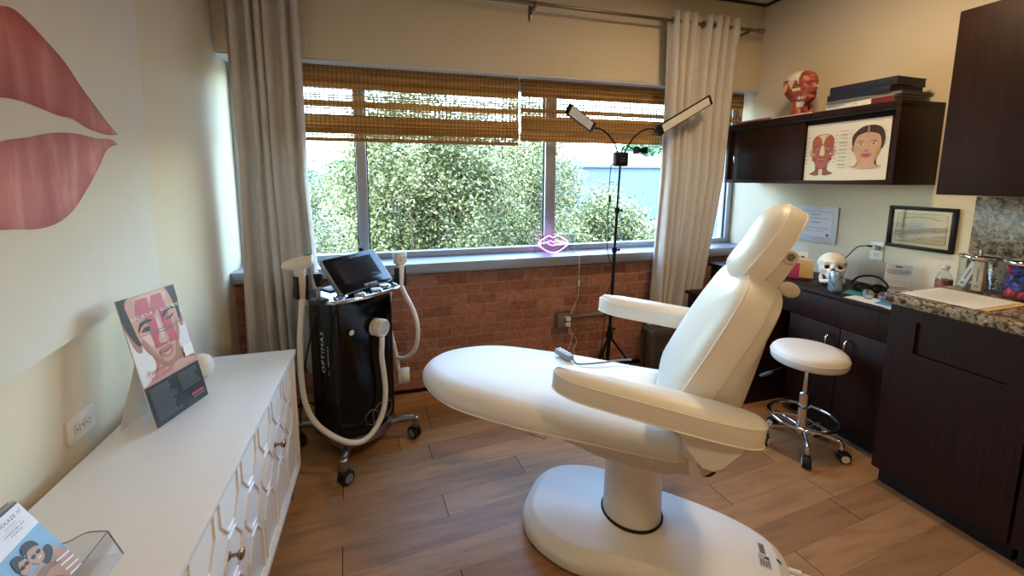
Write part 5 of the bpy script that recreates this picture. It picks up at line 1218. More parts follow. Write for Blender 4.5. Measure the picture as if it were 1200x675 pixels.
m_neon, nnt, nb = nodes('neon_pink'); nb.inputs['Emission Color'].default_value = (1., .22, .85, 1); nb.inputs['Emission Strength'].default_value = NEON; nb.inputs['Base Color'].default_value = (.9, .5, .8, 1)
def N(x, z): return (x-1.16, -.005, z-.8995)
outl = [(1.040, .982), (1.088, 1.022), (1.122, 1.036), (1.152, 1.022), (1.182, 1.036), (1.218, 1.022), (1.272, .980), (1.215, .930), (1.155, .912), (1.096, .930)]
b = BM(); P = [Vector(N(*p)) for p in outl]; PP = []
for i in range(len(P)):
    seg_ = catmull([P[i-1], P[i], P[(i+1) % len(P)], P[(i+2) % len(P)]], 5)[5:10]; PP += seg_
tube(b, PP, .0042, 8, False, closed=True); obj('outline_tube', b, m_neon, ns)
b = BM(); tube(b, [N(1.052, .980), N(1.105, .990), N(1.135, .998), N(1.155, .988), N(1.178, .998), N(1.21, .990), N(1.262, .979)], .0038, 8); obj('parting_tube', b, m_neon, ns)
b = BM(); tube(b, [N(1.105, .985), N(1.135, .968), N(1.165, .966), N(1.20, .975), N(1.225, .985)], .0034, 8); obj('tongue_tube', b, m_neon, ns)
b = BM(); tube(b, [N(1.26, .93), (.13, .03, .02), (.149, -.02, .004), (.152, -.085, .001), (.155, -.103, -.02), (.158, -.1, -.15), (.160, -.095, -.28), (.15, -.07, -.36), (.125, -.075, -.405), (.108, -.09, -.43)], .0022, 6); cb = obj('sign_cord', b, m_cord, ns)
b = BM(); box(b, .152, .164, -.108, -.094, -.225, -.180, .003); obj('cord_switch', b, m_plast, cb)
# ------------------------------------------------------------------ surface outlet box, conduit, cords on the brick
EB = Vector((1.225, 2.742, .42)); eb = thing('electrical_box', 'grey steel surface outlet box with plugs on the brick wall', 'outlet box', EB)
b = BM(); box(b, -.06, .06, -.05, -.0005, -.058, .058, .004); obj('steel_box', b, m_steel, eb)
b = BM(); box(b, -.056, .056, -.053, -.05, -.054, .054, .002); obj('face_plate', b, M('dull_steel_plate', '#8e8b86', .4, .7), eb)
for x, z in ((.012, .018), (.012, -.022)):
    b = BM(); box(b, x-.018, x+.018, -.085, -.053, z-.015, z+.015, .005); obj('plug', b, m_plast, eb)
tag_c = 'conduit'
b = BM(); tube(b, [(1.285, 2.7322, .425), (2.84, 2.7322, .425)], .010, 12, False); cdt = obj('conduit', b, m_steel, ctr=(1.7, 2.73, .425)); tag(cdt, 'thin grey steel conduit running along the brick wall', 'conduit')
for k, pts in enumerate(([(1.237, 2.665, .44), (1.245, 2.655, .40), (1.25, 2.68, .34), (1.285, 2.70, .295), (1.27, 2.70, .22), (1.245, 2.70, .16), (1.20, 2.69, .02), (1.10, 2.66, .006)], [(1.237, 2.665, .40), (1.25, 2.65, .36), (1.29, 2.69, .31), (1.325, 2.70, .245), (1.30, 2.70, .18), (1.32, 2.69, .12), (1.345, 2.68, .02), (1.42, 2.66, .006)])):
    b = BM(); tube(b, [Vector(p)-EB for p in pts], .0028, 6); obj('plug_cord', b, m_cord, eb)
# ------------------------------------------------------------------ ribbed hard case in the corner
hc = thing('ribbed_case', 'dark grey ribbed hard suitcase standing under the right curtain', 'suitcase', (1.955, 2.525, 0))
m_case = M('charcoal_case', '#4c4740', .45, var=.05)
b = BM(); pillow(b, rrect(.33, .345, .035), [(.02, -.07), (.006, -.066), (0, -.055), (0, .055), (.006, .066), (.02, .07)], (0, 0, .195), (1, 0, 0), (0, 0, 1), (0, -1, 0)); sh = obj('shell', b, m_case, hc)
b = BM()
for k in range(15): z = .055+.0195*k; tube(b, [(-.125, -.071, z), (.125, -.071, z)], .0055, 8, False)
obj('ribs', b, m_case, sh)['kind'] = 'stuff'
b = BM(); tube(b, [(-.165, .0, .04), (-.168, 0, .2), (-.165, 0, .35)], .006, 8, False); obj('zip_seam', b, m_rubber, sh)
b = BM(); tube(b, [(-.06, 0, .367), (-.055, 0, .385), (.055, 0, .385), (.06, 0, .367)], .009, 10, False); obj('carry_handle', b, m_rubber, hc)
for x in (-.13, .13):
    b = BM(); lathe(b, [(0, -.016), (.024, -.016), (.026, 0), (.024, .016), (0, .016)], (x, 0, .0262), 20, (0, 1, 0)); obj('wheel', b, m_rubber, hc)
# ------------------------------------------------------------------ slice-built heads
def slices(bm, S, seg=36, pw=2.2, mi=0):
    """S: (z, front, back, half width); front is +y"""
    rings = []
    for z, f, k, w in S:
        c = (f+k)/2; h = (f-k)/2; rings.append([Vector((w*math.copysign(abs(math.sin(t))**(2/pw), math.sin(t)), c+h*math.copysign(abs(math.cos(t))**(2/pw), math.cos(t)), z)) for t in [2*PI*i/seg for i in range(seg)]])
    loft(bm, rings, mi=mi)
def resample(S, n):
    P = [Vector((a, b_, c)) for a, b_, c, d in S]; out = []
    for i in range(n+1):
        t = i/n*(len(S)-1); j = min(int(t), len(S)-2); f = t-j
        def cr(q):
            p0, p1, p2, p3 = S[max(j-1, 0)][q], S[j][q], S[j+1][q], S[min(j+2, len(S)-1)][q]
            return .5*((2*p1)+(p2-p0)*f+(2*p0-5*p1+4*p2-p3)*f*f+(p3-p0+3*p1-3*p2)*f**3)
        out.append((cr(0), cr(1), cr(2), max(.0005, cr(3))))
    return out
def dent(bm, c, r, d):
    c = Vector(c)
    for v in bm.verts:
        q = (v.co-c); e = math.exp(-(q.x/r[0])**2-(q.y/r[1])**2-(q.z/r[2])**2)
        if e > .01: v.co += Vector(d)*e
sk = thing('skull_model', 'life size ivory skull model standing on the dark desk', 'skull', (2.60, 1.84, .7895), (math.radians(26), 0, math.atan2(-.72, -.62)-PI/2-.1))
S_ = [(.062, .084, .0, .036), (.070, .087, .0, .046), (.082, .085, -.02, .055), (.094, .082, -.055, .061), (.108, .082, -.075, .065), (.124, .084, -.088, .067), (.140, .086, -.098, .071)]
S_ += [(.150+.074*math.sin(q), -.008+.093*math.cos(q), -.008-.095*math.cos(q), .0745*math.cos(q)) for q in [PI/2*i/10 for i in range(10)]+[PI/2*.985]]
b = BM(); slices(b, resample(S_, 60), 72)
for s in (-1, 1):
    dent(b, (s*.031, .083, .114), (.0165, .05, .0145), (0, -.040, 0)); dent(b, (s*.056, .05, .078), (.018, .03, .016), (-s*.022, -.01, 0)); dent(b, (s*.068, .045, .125), (.02, .022, .025), (-s*.012, 0, 0)); dent(b, (s*.045, .075, .097), (.02, .02, .009), (s*.006, .007, 0)); dent(b, (s*.031, .09, .136), (.022, .02, .007), (0, .006, 0))
dent(b, (0, .085, .094), (.0105, .04, .0125), (0, -.026, 0)); dent(b, (0, .088, .116), (.007, .02, .01), (0, .010, 0))
for f in b.faces:
    c = f.calc_center_median()
    for s in (-1, 1):
        if ((c.x-s*.031)/.0145)**2+((c.z-.1135)/.0125)**2 < 1 and c.y > .02: f.material_index = 1
        if ((c.x-s*.057)/.013)**2+((c.z-.077)/.010)**2+((c.y-.045)/.025)**2 < 1: f.material_index = 1
    if (c.x/.0095)**2+((c.z-.093)/.0115)**2 < 1 and c.y > .02: f.material_index = 1
obj('cranium', b, [m_bone, m_boned], sk, sharp=0)
b = BM(); arch = [(.052, -.01, .085), (.054, -.004, .055), (.050, .015, .032), (.036, .062, .022), (.018, .084, .022), (0, .089, .022), (-.018, .084, .022), (-.036, .062, .022), (-.050, .015, .032), (-.054, -.004, .055), (-.052, -.01, .085)]
tube(b, arch, [.008, .010, .012, .013, .014, .016, .014, .013, .012, .010, .008], 12); tube(b, [(-.02, .082, .03), (0, .087, .032), (.02, .082, .03)], .012, 10); obj('mandible', b, m_bone, sk, sharp=0)
b = BM()
for row, zc in ((0, .056), (1, .045)):
    for k in range(-5, 6):
        a = k*.17; x = .036*math.sin(a*1.35); y = .050+.040*math.cos(a*1.2); box(b, -.0032, .0032, -.004, .004, -.0055, .0055, .0015, mat=Matrix.Translation((x, y, zc)) @ Matrix.Rotation(-a*1.1, 4, 'Z'))
o = obj('teeth', b, M('tooth', '#efe6d0', .35), sk); o['kind'] = 'stuff'
# muscle bust on the hanging cabinet: profile faces the room's near end
bu_ = thing('anatomy_bust', 'red muscle anatomy head model with bare ear on hanging cabinet', 'anatomy model', (2.66, 2.205, 1.8495), (0, 0, PI))
S_ = [(0, .060, -.066, .064), (.006, .062, -.066, .064), (.03, .048, -.056, .054), (.06, .042, -.050, .048), (.085, .048, -.048, .046), (.102, .076, -.052, .046), (.114, .086, -.062, .052), (.135, .090, -.082, .061), (.160, .092, -.100, .068), (.185, .093, -.110, .073), (.21, .092, -.115, .0755), (.228, .091, -.116, .077)]
S_ += [(.234+.072*math.sin(q), -.012+.102*math.cos(q), -.012-.103*math.cos(q), .077*math.cos(q)) for q in [PI/2*i/10 for i in range(1, 10)]+[PI/2*.985]]
b = BM(); slices(b, resample(S_, 84), 84, 2.1)
for s in (-1, 1):
    dent(b, (s*.033, .09, .206), (.018, .03, .010), (0, -.013, 0)); dent(b, (s*.033, .084, .205), (.010, .02, .006), (0, .008, 0)); dent(b, (s*.05, .08, .160), (.018, .03, .022), (-s*.005, -.006, 0)); dent(b, (s*.03, .09, .222), (.024, .03, .007), (0, .006, 0)); dent(b, (s*.052, .07, .186), (.016, .02, .012), (s*.004, .004, 0)); dent(b, (s*.012, .1, .176), (.007, .02, .007), (0, .008, 0))
dent(b, (0, .095, .180), (.010, .04, .014), (0, .024, 0)); dent(b, (0, .095, .198), (.008, .04, .014), (0, .012, 0)); dent(b, (0, .095, .155), (.020, .03, .0045), (0, .009, 0)); dent(b, (0, .095, .145), (.018, .03, .0045), (0, .009, 0)); dent(b, (0, .095, .135), (.022, .03, .006), (0, -.004, 0)); dent(b, (0, .09, .119), (.019, .03, .011), (0, .011, 0))
rr = random.Random(2)
m_mus, nt_, bs_ = nodes('muscle_red'); n_ = noise(nt_, 26, (1, .35, 1.6), 5, off=(1, 2, 3)); r_ = ramp(nt_, n_.outputs['Fac'], [(.28, lin('#6d2820')), (.46, lin('#94402f')), (.60, lin('#ab5340')), (.72, lin('#cfa08a'))]); nt_.links.new(r_.outputs[0], bs_.inputs['Base Color']); inp(bs_, 'Roughness', .4)
m_fas = M('fascia_white', '#d6cdbd', .5, var=.1, scale=60); m_vein = M('dark_groove', '#5a1d18', .5)
for f in b.faces:
    c = f.calc_center_median(); ax_ = abs(c.x)
    if c.y < .035 and c.z > .205+.35*max(0, c.y+.02)+.02*math.sin(c.y*120) and not (c.y < -.04 and .195 < c.z < .245 and ax_ > .03): f.material_index = 1
    if -.01 < c.y < .045 and .165 < c.z < .185 and ax_ > .05: f.material_index = 1
    if .02 < c.y < .062 and .112 < c.z < .128 and ax_ > .04 and math.sin(c.y*420) > -.2: f.material_index = 1
    if c.y > .109 and .170 < c.z < .190: f.material_index = 1
    if .01 < c.y < .05 and .07 < c.z < .098 and ax_ > .02: f.material_index = 1
    if .060 < c.y and .1475 < c.z < .1525 and ax_ < .04: f.material_index = 2
    if ((ax_-.034)/.017)**2+((c.z-.203)/.0022)**2 < 1 and c.y > .06: f.material_index = 2
obj('muscle_head', b, [m_mus, m_fas, m_vein], bu_, sharp=0)
for s in (-1, 1):
    b = BM(); pillow(b, [(x, y) for x, y in superell(.017, .031, 2.2, 28, taper=0)], [(.003, -.006), (0, 0), (.002, .006), (.006, .006), (.009, .001)], (s*.078, -.052, .190), (0, -.9*s, .0), (0, .15, 1), (s, 0, 0)); e = obj('ear', b, M('ear_tan', '#c99c72', .5), bu_)
b = BM(); box(b, -.08, .08, -.09, .085, -.0, .003, .001)
for k in range(3):
    b2 = BM(); s = -1
    tube(b2, [(-.052, -.03+.02*k, .10), (-.05, .0+.018*k, .06), (-.045, .03+.012*k, .006)], [.010, .012, .012], 10); obj('neck_muscle', b2, m_mus, bu_)
b.free()
# ------------------------------------------------------------------ things lying on the hanging cabinet
ZT = 1.8495
b = BM(); box(b, 2.53, 2.60, 2.02, 2.30, ZT, ZT+.006, .001); tag(obj('paper_sheet', b, m_paper, ctr=(2.56, 2.16, ZT)), 'white board strip lying before the muscle head', 'paper')
tr = thing('wooden_tray', 'flat brown wooden tray at far end of hanging cabinet', 'tray', (2.63, 2.46, ZT)); b = BM(); box(b, -.09, .09, -.13, .13, 0, .008, .002); obj('tray_base', b, M('tray_wood', '#9a6f45', .5, var=.2, stretch=(1, 12, 1)), tr)
b = BM()
for q in ((-.095, -.088, -.135, .135), (.088, .095, -.135, .135), (-.088, .088, -.135, -.128), (-.088, .088, .128, .135)): box(b, *q, 0, .016, .002)
obj('rim', b, M('tray_rim_wood', '#8a5f38', .5, var=.2), tr)
def book(label, x0, x1, y0, y1, z0, z1, cover, rot, spine=None, group=None, ring=False):
    c = Vector(((x0+x1)/2, (y0+y1)/2, z0)); t = thing('book', label, 'book', c, (0, 0, rot), group='books stacked on the hanging cabinet'); w, d, h = x1-x0, y1-y0, z1-z0; tk = .0035
    b = BM(); box(b, -w/2, w/2, -d/2, d/2, 0, tk, .001); box(b, -w/2, w/2, -d/2, d/2, h-tk, h, .001); box(b, -w/2, -w/2+tk, -d/2, d/2, tk, h-tk, .001); obj('cover', b, cover, t)
    b = BM(); box(b, -w/2+tk, w/2-.004, -d/2+.004, d/2-.004, tk, h-tk); obj('pages', b, m_ink if cover is m_navy else M('page_grey', '#8f877a', .8), t)
    if spine: b = BM(); box(b, -w/2-.0006, -w/2, -d/2, -d/2+d*.30, tk*.5, h-tk*.5); obj('spine_band', b, spine, t)
    return t
bk0 = book('white spined book with dark red band at stack bottom', 2.535, 2.775, 1.585, 1.935, ZT, ZT+.032, m_paper, -.02, m_red)
A = Art((-.1202, 0, .016), (0, -1, 0), (0, 0, 1)); A.text('A T Z', -.145, 0, .016, m_ink)
A.line([(-.13, .004), (-.06, .004)], .0022, m_grey_ink); A.line([(-.13, -.004), (-.09, -.004)], .0018, m_grey_ink); A.line([(-.03, .0), (.0, .0)], .002, m_grey_ink); A.done('spine_print', bk0)
book('thin grey book second from bottom of the stack', 2.53, 2.79, 1.56, 1.93, ZT+.0325, ZT+.0485, m_grey, .03)
book('navy clothbound book below the topmost navy one', 2.53, 2.77, 1.60, 1.93, ZT+.049, ZT+.085, m_navy, -.03)
book('topmost navy clothbound book of the stack', 2.54, 2.78, 1.595, 1.925, ZT+.0855, ZT+.128, m_navy, .05)
# ------------------------------------------------------------------ on the right wall
def wall_print(name, label, cat, y0, y1, z0, z1, framed):
    # seen from the room u runs from far (y1) to near (y0)
    t = thing(name, label, cat, (XR, (y0+y1)/2, (z0+z1)/2)); w, h = y1-y0, z1-z0
    if framed:
        for q in ((-w/2, w/2, -h/2, -h/2+.020), (-w/2, w/2, h/2-.020, h/2), (-w/2, -w/2+.020, -h/2+.02, h/2-.02), (w/2-.020, w/2, -h/2+.02, h/2-.02)):
            b = BM(); box(b, -.022, -.001, q[0], q[1], q[2], q[3], .003); obj('frame_bar', b, m_blackm, t)
        b = BM(); box(b, -.010, -.006, -w/2+.018, w/2-.018, -h/2+.018, h/2-.018); mb = obj('mat_board', b, m_cream, t)
        A = Art((-.0104, 0, 0), (0, -1, 0), (0, 0, 1), .00012); W2, H2 = w*.37, h*.33
        A.rect(-W2-.002, -H2-.002, W2+.002, H2+.002, m_ink); A.rect(-W2, -H2, W2, H2, m_parch)
        cu_ = [(W2*.8*k/10, H2*.62+.014*(1-(k/10)**2)) for k in range(-10, 11)]; A.line(cu_, .006, m_grey_ink)
        for v, l in ((.34, .5), (.12, .8), (.0, .62), (-.12, .75), (-.5, .0)): A.line([(-W2*l, H2*v), (W2*l, H2*v)], .0028, m_grey_ink) if l else None
        A.ell(0, -H2*.55, .016, .016, m_grey_ink); A.ell(0, -H2*.55, .013, .013, m_parch)
        for u in (-.7, .7): A.line([(W2*(u-.2), -H2*.5), (W2*(u+.2), -H2*.5)], .0018, m_grey_ink); A.line([(W2*(u-.2), -H2*.75), (W2*(u+.2), -H2*.75)], .0018, m_grey_ink)
        A.done('certificate_print', mb)
        b = BM(); box(b, -.0155, -.0135, -w/2+.019, w/2-.019, -h/2+.019, h/2-.019); obj('glazing', b, m_glaze, t)
    else:
        b = BM(); box(b, -.012, -.001, -w/2, w/2, -h/2, h/2, .001); s = obj('plaque', b, M('pale_plaque', '#cfcdd2', .35, var=.01), t)
        A = Art((-.0122, 0, 0), (0, -1, 0), (0, 0, 1), .00012); A.rect(-w*.40, -h*.36, w*.40, h*.36, m_grey_ink); A.rect(-w*.395, -h*.352, w*.395, h*.352, M('certificate_face', '#d5d3da', .4, var=.01))
        for v, l, th in ((.27, .12, .004), (.17, .33, .003), (.05, .12, .005), (-.1, .34, .003), (-.18, .22, .0025)): A.line([(-w*l, h*v), (w*l, h*v)], th, m_grey_ink)
        A.ell(w*.31, -h*.28, .012, .012, m_grey_ink); A.done('certificate_print', s)
    return t
wall_print('framed_certificate', 'black framed certificate in cream mat on right wall', 'framed certificate', 1.4225, 1.727, 1.058, 1.297, True)
wall_print('wall_certificate', 'pale unframed certificate plaque on wall behind the headrest', 'certificate', 2.016, 2.31, 1.018, 1.262, False)
ot = outlet('wall_outlet', 'white duplex outlet with black charger above the desk', (XR, 1.776, 1.018), PI)
cg = thing('phone_charger', 'black charger lead plugged into outlet above desk', 'charger', (XR-.01, 1.775, 1.04)); b = BM(); box(b, -.035, -.002, -.012, .014, -.014, .014, .004); obj('plug_body', b, m_plast2, cg)
b = BM(); tube(b, [(-.036, .004, .006), (-.05, .03, .006), (-.06, .07, -.01), (-.065, .12, -.08), (-.065, .16, -.13), (-.065, .17, -.19), (-.068, .14, -.2255)], .0032, 8); obj('lead', b, m_rubber, cg)
b = BM(); tube(b, [(-.034, .003, .006), (-.046, .022, .008)], .006, 10, False); obj('strain_relief', b, m_rubber, cg)
# ------------------------------------------------------------------ on the desk (z = .81)
ZD = .8105
q0, q1 = Vector((2.73, 1.655, ZD)), Vector((2.80, 1.559, ZD)); u_ = (q1-q0); wq = u_.length; u_.normalize(); nq = Vector((u_.y, -u_.x, 0))
if nq.x > 0: nq = -nq
qs = thing('acrylic_sign', 'small white sign in acrylic stand leaning by wall outlet', 'sign', q0)
b = BM(); loft(b, [[u_*u+Vector((0, 0, v))+nq*d for u, v in ((0, 0), (wq, 0), (wq, .165), (0, .165))] for d in (-.003, .003)]); obj('acrylic_panel', b, m_acryl, qs, sharp=20)
b = BM(); loft(b, [[u_*u+Vector((0, 0, v))+nq*d for u, v in ((.004, .004), (wq-.004, .004), (wq-.004, .161), (.004, .161))] for d in (-.0012, .0012)]); pg = obj('insert', b, m_paper, qs, sharp=20)
b = BM(); loft(b, [[u_*u+Vector((0, 0, v))+nq*d for d, v in ((-.003, 0), (-.06, 0), (-.06, .003), (-.003, .003))] for u in (0, wq)]); obj('foot_plate', b, m_acryl, qs, sharp=20)
A = Art(nq*.0034, u_, (0, 0, 1), .0001)
A.line([(wq*.38, .148), (wq*.62, .148)], .006, m_ink)
for v, l in ((.130, .40), (.120, .44), (.110, .36), (.032, .42), (.022, .38)): A.line([(wq*(.5-l), v), (wq*(.5+l), v)], .0035, m_grey_ink)
A.done('print_lines', pg)
# pink holder of cards
ph = thing('card_holder', 'pink acrylic card holder full of cards on the desk', 'card holder', (2.56, 2.03, ZD), (0, 0, math.radians(32))); m_pink = M('pink_acrylic', '#b83c5c', .2, var=.05, coat=.3)
b = BM(); box(b, -.07, .06, -.085, .075, 0, .004, .001); obj('base_tray', b, m_blackm, ph)
b = BM(); box(b, -.05, -.046, -.012, .07, .004, .105, .001); box(b, -.046, .03, .066, .07, .004, .105, .001); obj('pink_wall', b, m_pink, ph)
for k, (lab, nm, h, c_, dx) in enumerate((('tallest white card standing in the pink holder', 'card', .165, m_paper, -.02), ('cream card leaning second in the pink holder', 'card', .13, m_cream, .0), ('white card third in the pink holder', 'card', .12, m_paper, .012), ('rearmost tan card in the pink holder', 'card', .115, m_manila, .024))):
    t = thing('card', lab, 'card', (2.575+.5*dx, 2.02-1.0*dx, ZD+.0045), (0, math.radians(7), math.radians(46)), group='cards in the pink holder'); b = BM(); box(b, -.001, .001, -.050+.004*k, .046, 0, h, 0); o = obj('card_sheet', b, c_, t)
    if k == 0:
        A = Art((-.0012, 0, 0), (0, -1, 0), (0, 0, 1), .0001)
        yl = M('card_photo_tan', '#b07c4c', .5); rd = M('card_photo_red', '#a3342f', .5); 
        for j in range(4): A.rect(.018, .02+.028*j, .044, .042+.028*j, [rd, yl][j % 2])
        A.ell(.0, .125, .018, .010, M('card_photo_gold', '#c9a04a', .5)); A.ell(.025, .13, .010, .008, m_ink); A.done('card_print', o)
cn = thing('drink_can', 'small pale blue drink can standing before the skull', 'can', (2.445, 1.712, ZD))
b = BM(); lathe(b, [(0, .003), (.022, .0), (.025, .003), (.032, .012), (.033, .016), (.033, .105), (.031, .112), (.027, .118), (.0265, .121), (.025, .121), (.024, .117), (0, .117)], (0, 0, 0), 40); cbod = obj('can_body', b, [M('can_blue', '#9fb6cc', .3, .5, var=.05)], cn, sharp=50)
b = BM(); lathe(b, [(.0265, .1195), (.0268, .122), (.025, .1225), (.0245, .1185), (0, .1185)], (0, 0, 0), 40); obj('can_lid', b, m_steel, cn)
b = BM(); rr = random.Random(5)
for k in range(26):
    a = rr.uniform(-PI, PI); z = rr.uniform(.02, .095); r = rr.uniform(.003, .008)
    vs = [b.verts.new((.0334*math.cos(a+r*math.cos(t)/.033), .0334*math.sin(a+r*math.cos(t)/.033), z+r*.7*math.sin(t))) for t in [2*PI*i/10 for i in range(10)]]; b.faces.new(vs)
obj('berry_print', b, M('can_print_blue', '#35508f', .35), cbod, sharp=0)
gg = thing('safety_goggles', 'black safety goggles with looped strap beside the can', 'goggles', (2.60, 1.635, ZD), (0, 0, math.atan2(-.55, -.8)-PI/2))
b = BM()
for s in (-1, 1): tube(b, [(s*.036+.030*math.cos(t), .0+.006*abs(math.cos(t)), .030+.023*math.sin(t)) for t in [2*PI*i/24 for i in range(24)]], .006, 8, False, closed=True)
tube(b, [(-.008, .004, .036), (0, .006, .04), (.008, .004, .036)], .005, 8); obj('goggle_frame', b, m_blackm, gg)
b = BM()
for s in (-1, 1): lathe(b, [(0, -.002), (.026, -.002), (.026, .002), (0, .003)], (s*.036, .002, .030), 24, (0, 1, 0), sy=.8)
obj('dark_lens', b, M('dark_green_lens', '#1d2416', .15), gg)
b = BM(); tube(b, [(-.064, 0, .03), (-.075, -.05, .045), (-.045, -.09, .075), (.0, -.095, .085), (.05, -.09, .07), (.078, -.05, .04), (.064, 0, .03)], .006, 8); obj('strap', b, m_blackm, gg)
m_wire = M('gold_wire', '#8a6f4e', .3, .8)
gl_ = thing('round_glasses', 'round wire sunglasses with pale blue mirror lenses on desk', 'glasses', (2.47, 1.52, ZD+.004), (0, 0, math.atan2(-.45, -.9)-PI/2))
for s in (-1, 1):
    b = BM(); tube(b, [(s*.032+.025*math.cos(t), 0, .026+.025*math.sin(t)) for t in [2*PI*i/24 for i in range(24)]], .0018, 6, False, closed=True); o = obj('rim', b, m_wire, gl_)
    b = BM(); lathe(b, [(0, 0), (.0245, -.002), (.0245, 0), (0, .004)], (s*.032, 0, .026), 24, (0, 1, 0)); obj('mirror_lens', b, M('mirror_lens', '#a9c3da', .08, .9), o)
    b = BM(); tube(b, [(s*.057, 0, .032), (s*.06, -.01, .034), (s*.058, -.09, .03), (s*.05, -.125, .012)], .0016, 6); obj('temple', b, m_wire, gl_)
b = BM(); tube(b, [(-.008, 0, .03), (0, .002, .034), (.008, 0, .03)], .0016, 6); obj('bridge', b, m_wire, gl_)
def sheet(name, label, cat, x0, x1, y0, y1, z, m, rot=0., th=.0012, group=None, lines=0):
    c = Vector(((x0+x1)/2, (y0+y1)/2, z)); b = BM(); box(b, (x0-x1)/2, (x1-x0)/2, (y0-y1)/2, (y1-y0)/2, 0, th)
    o = obj(name, b, m, loc=c); o.rotation_euler = (0, 0, rot); return tag(o, label, cat, group)
sheet('paper_sheet', 'white paper sheet under the round sunglasses on desk', 'paper', 2.385, 2.52, 1.42, 1.62, ZD, m_paper, .06)
sheet('teal_card', 'teal card lying between the can and goggles', 'card', 2.47, 2.58, 1.60, 1.70, ZD, m_teal, .3, .002)
sheet('blue_card', 'light blue card on papers at the desk end', 'card', 2.42, 2.52, 1.40, 1.50, ZD+.0016, m_bluec, .2, .002)
sheet('paper_sheet', 'folded white leaflet over the desk edge beside granite', 'paper', 2.374, 2.47, 1.325, 1.42, ZD, m_paper, -.1, .003)
ky = thing('hair_claw', 'small brown claw clip lying before the skull', 'claw clip', (2.49, 1.86, ZD)); m_claw = M('tortoise_brown', '#4a2d1c', .3, var=.3, scale=90)
b = BM()
for k in range(5): tube(b, [(-.02+.01*k, -.018, .002), (-.02+.01*k, -.008, .018), (-.02+.01*k, .008, .018), (-.02+.01*k, .018, .002)], .0025, 6)
o = obj('claw_teeth', b, m_claw, ky); o['kind'] = 'stuff'
b = BM(); tube(b, [(-.026, 0, .019), (.026, 0, .019)], .005, 8, False); obj('claw_spine', b, m_claw, ky)
# bottle behind the granite end
bt = thing('water_bottle', 'clear plastic water bottle with label behind granite end', 'bottle', (2.745, 1.395, ZD))
b = BM(); lathe(b, [(0, .002), (.026, 0), (.032, .006), (.032, .05), (.030, .055), (.032, .06), (.032, .12), (.031, .135), (.024, .155), (.014, .168), (.0125, .172), (.0125, .185), (.0115, .185), (.0115, .172)], (0, 0, 0), 36); obj('bottle_body', b, glass_mat('bottle_plastic', (.93, .95, .95), .05, 2.), bt, sharp=0)
b = BM(); lathe(b, [(.0327, .082), (.0329, .083), (.0329, .127), (.0327, .128)], (0, 0, 0), 36); lb = obj('label_wrap', b, M('bottle_label', '#8a4a3c', .5, var=.5, scale=40), bt, sharp=0)
b = BM(); lathe(b, [(0, .186), (.0145, .186), (.015, .188), (.015, .198), (.0135, .2), (0, .2)][:6], (0, 0, 0), 24); obj('cap', b, M('white_cap', '#d6d6d4', .4), bt)
# small silver thing standing on the low cabinet
sd = thing('tissue_pack', 'small grey box standing on low cabinet behind chair back', 'box', (2.30, 2.34, .6205), (0, 0, .5)); b = BM(); box(b, -.05, .05, -.035, .035, 0, .075, .006); obj('carton', b, M('grey_carton', '#a9aeb2', .5), sd); b = BM(); box(b, -.03, .03, -.012, .012, .075, .080, .002); obj('slot_tissue', b, m_paper, sd)
# ------------------------------------------------------------------ on the granite (z = .94)
ZG = .9405
a_ = math.atan2(.225*0+ (1.003-1.247), (2.225-2.2))
sheet('manila_folder', 'manila folder lying under printed sheet on granite counter', 'folder', 2.225, 2.515, .995, 1.235, ZG, m_manila, .03, .002)
ps = sheet('printed_sheet', 'laminated printed sheet lying on granite counter', 'paper', 2.205, 2.49, 1.02, 1.27, ZG+.0025, m_paper, 0.03, .0012)
A = Art((0, 0, .0013), (0, -1, 0), (1, 0, 0), .0001)
for k in range(14): A.line([(-.105, .115-.017*k), (-.105+.21*(.6+.4*((k*37) % 10)/10), .115-.017*k)], .003, M('faint_print', '#b7b3ae', .6) if k == 0 else bpy.data.materials['faint_print'])
A.done('faint_lines', ps)
def jar(label, c):
    t = thing('glass_jar', label, 'jar', (*c, ZG), group='glass apothecary jars'); b = BM(); lathe(b, [(0, .004), (.060, .004), (.0635, .008), (.0635, .150), (.0655, .150), (.0655, .006), (.062, 0), (0, 0)], (0, 0, 0), 48); obj('jar_glass', b, m_jar, t, sharp=50)
    b = BM(); lathe(b, [(0, .1515), (.067, .1515), (.069, .153), (.069, .163), (.067, .166), (.04, .1685), (.008, .170), (.006, .174), (.006, .179), (.0085, .183), (.006, .189), (0, .190)], (0, 0, 0), 48); obj('lid', b, m_chrome, t, sharp=60); return t
jar('chrome lidded glass jar holding two slim boxes', (2.60, 1.206)); jar('chrome lidded glass jar packed with pink and blue packets', (2.60, 1.062))
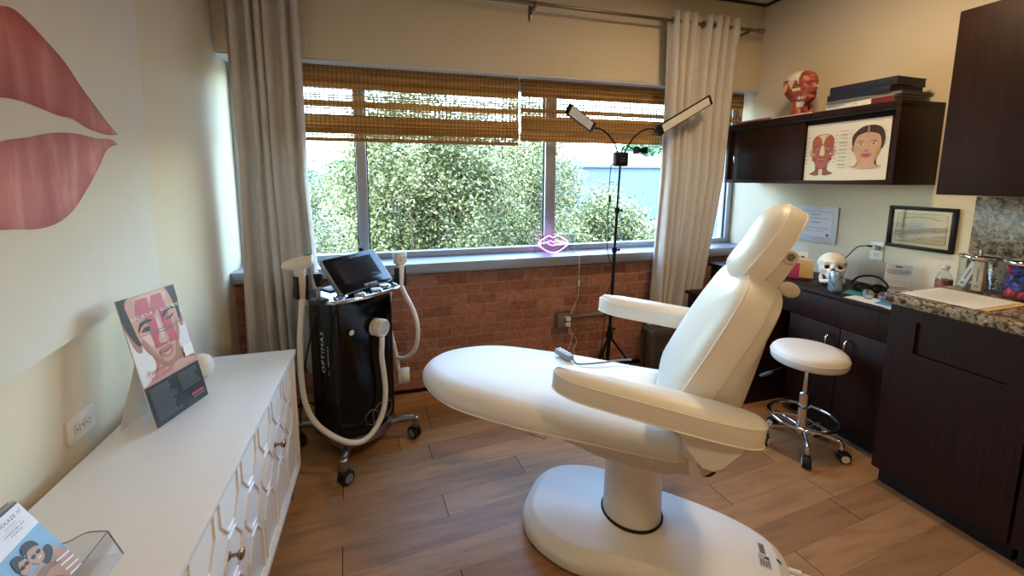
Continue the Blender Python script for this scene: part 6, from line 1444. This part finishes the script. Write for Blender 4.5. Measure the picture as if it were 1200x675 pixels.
for lab, m_, x, y, rx, ry, w, d, h in (('upright cream carton inside the left glass jar', M('cream_carton', '#c9b79a', .55), 2.575, 1.190, 0, 0, .034, .022, .135), ('white carton leaning inside the left glass jar', m_paper, 2.59, 1.225, -.33, 0, .028, .018, .125)):
    t = thing('slim_carton', lab, 'carton', (x, y+(.028 if rx else 0), ZG+.0125 if rx else ZG+.006), (rx*-1.0, 0, 0), group=None); b = BM(); box(b, -d/2, d/2, -w/2, w/2, 0, h, .001); o = obj('carton_body', b, m_, t)
    A = Art((-d/2-.0002, 0, 0), (0, -1, 0), (0, 0, 1), .0001); A.line([(0, h*.3), (0, h*.75)], .005, m_grey_ink); A.ell(0, h*.15, .008, .005, m_grey_ink); A.done('carton_print', o)
m_pk1 = M('pink_wrap', '#c2355f', .35, var=.25, scale=60, bump=.8, bscale=70); m_bl1 = M('blue_wrap', '#3440a0', .35, var=.25, scale=60, bump=.8, bscale=70)
rr = random.Random(11); spots = []
for lvl in range(4):
    n_ = 5
    for k in range(n_):
        a = 2*PI*k/n_+lvl*.6; spots.append((.036*math.cos(a), .036*math.sin(a), .025+.033*lvl))
    spots.append((0, 0, .025+.033*lvl))
where = ['lowest', 'second', 'third', 'topmost']
for i, (x, y, z) in enumerate(spots):
    pink = (i*7+i//6) % 3 != 1 if i//6 in (0, 3) else (i % 3 == 0)
    b = BM(); bmesh.ops.create_icosphere(b, subdivisions=3, radius=.0192)
    for v in b.verts:
        q = v.co.normalized(); v.co *= 1+.13*math.sin(9*q.x+i)+.10*math.sin(11*q.y+2*i)+.08*math.sin(8*q.z-i); v.co.z *= .85
    for f in b.faces: f.smooth = True
    o = obj('wrapped_packet', b, m_pk1 if pink else m_bl1, loc=(2.60+x, 1.062+y, ZG+z-.002)); o.rotation_euler = (i, i*.7, i*1.3)
    tag(o, ('crumpled pink packet in the %s layer of right jar' if pink else 'crumpled blue packet in the %s layer of right jar') % where[i//6], 'packet', ('%s %s packets in the right glass jar' % (where[i//6], 'pink' if pink else 'blue')))
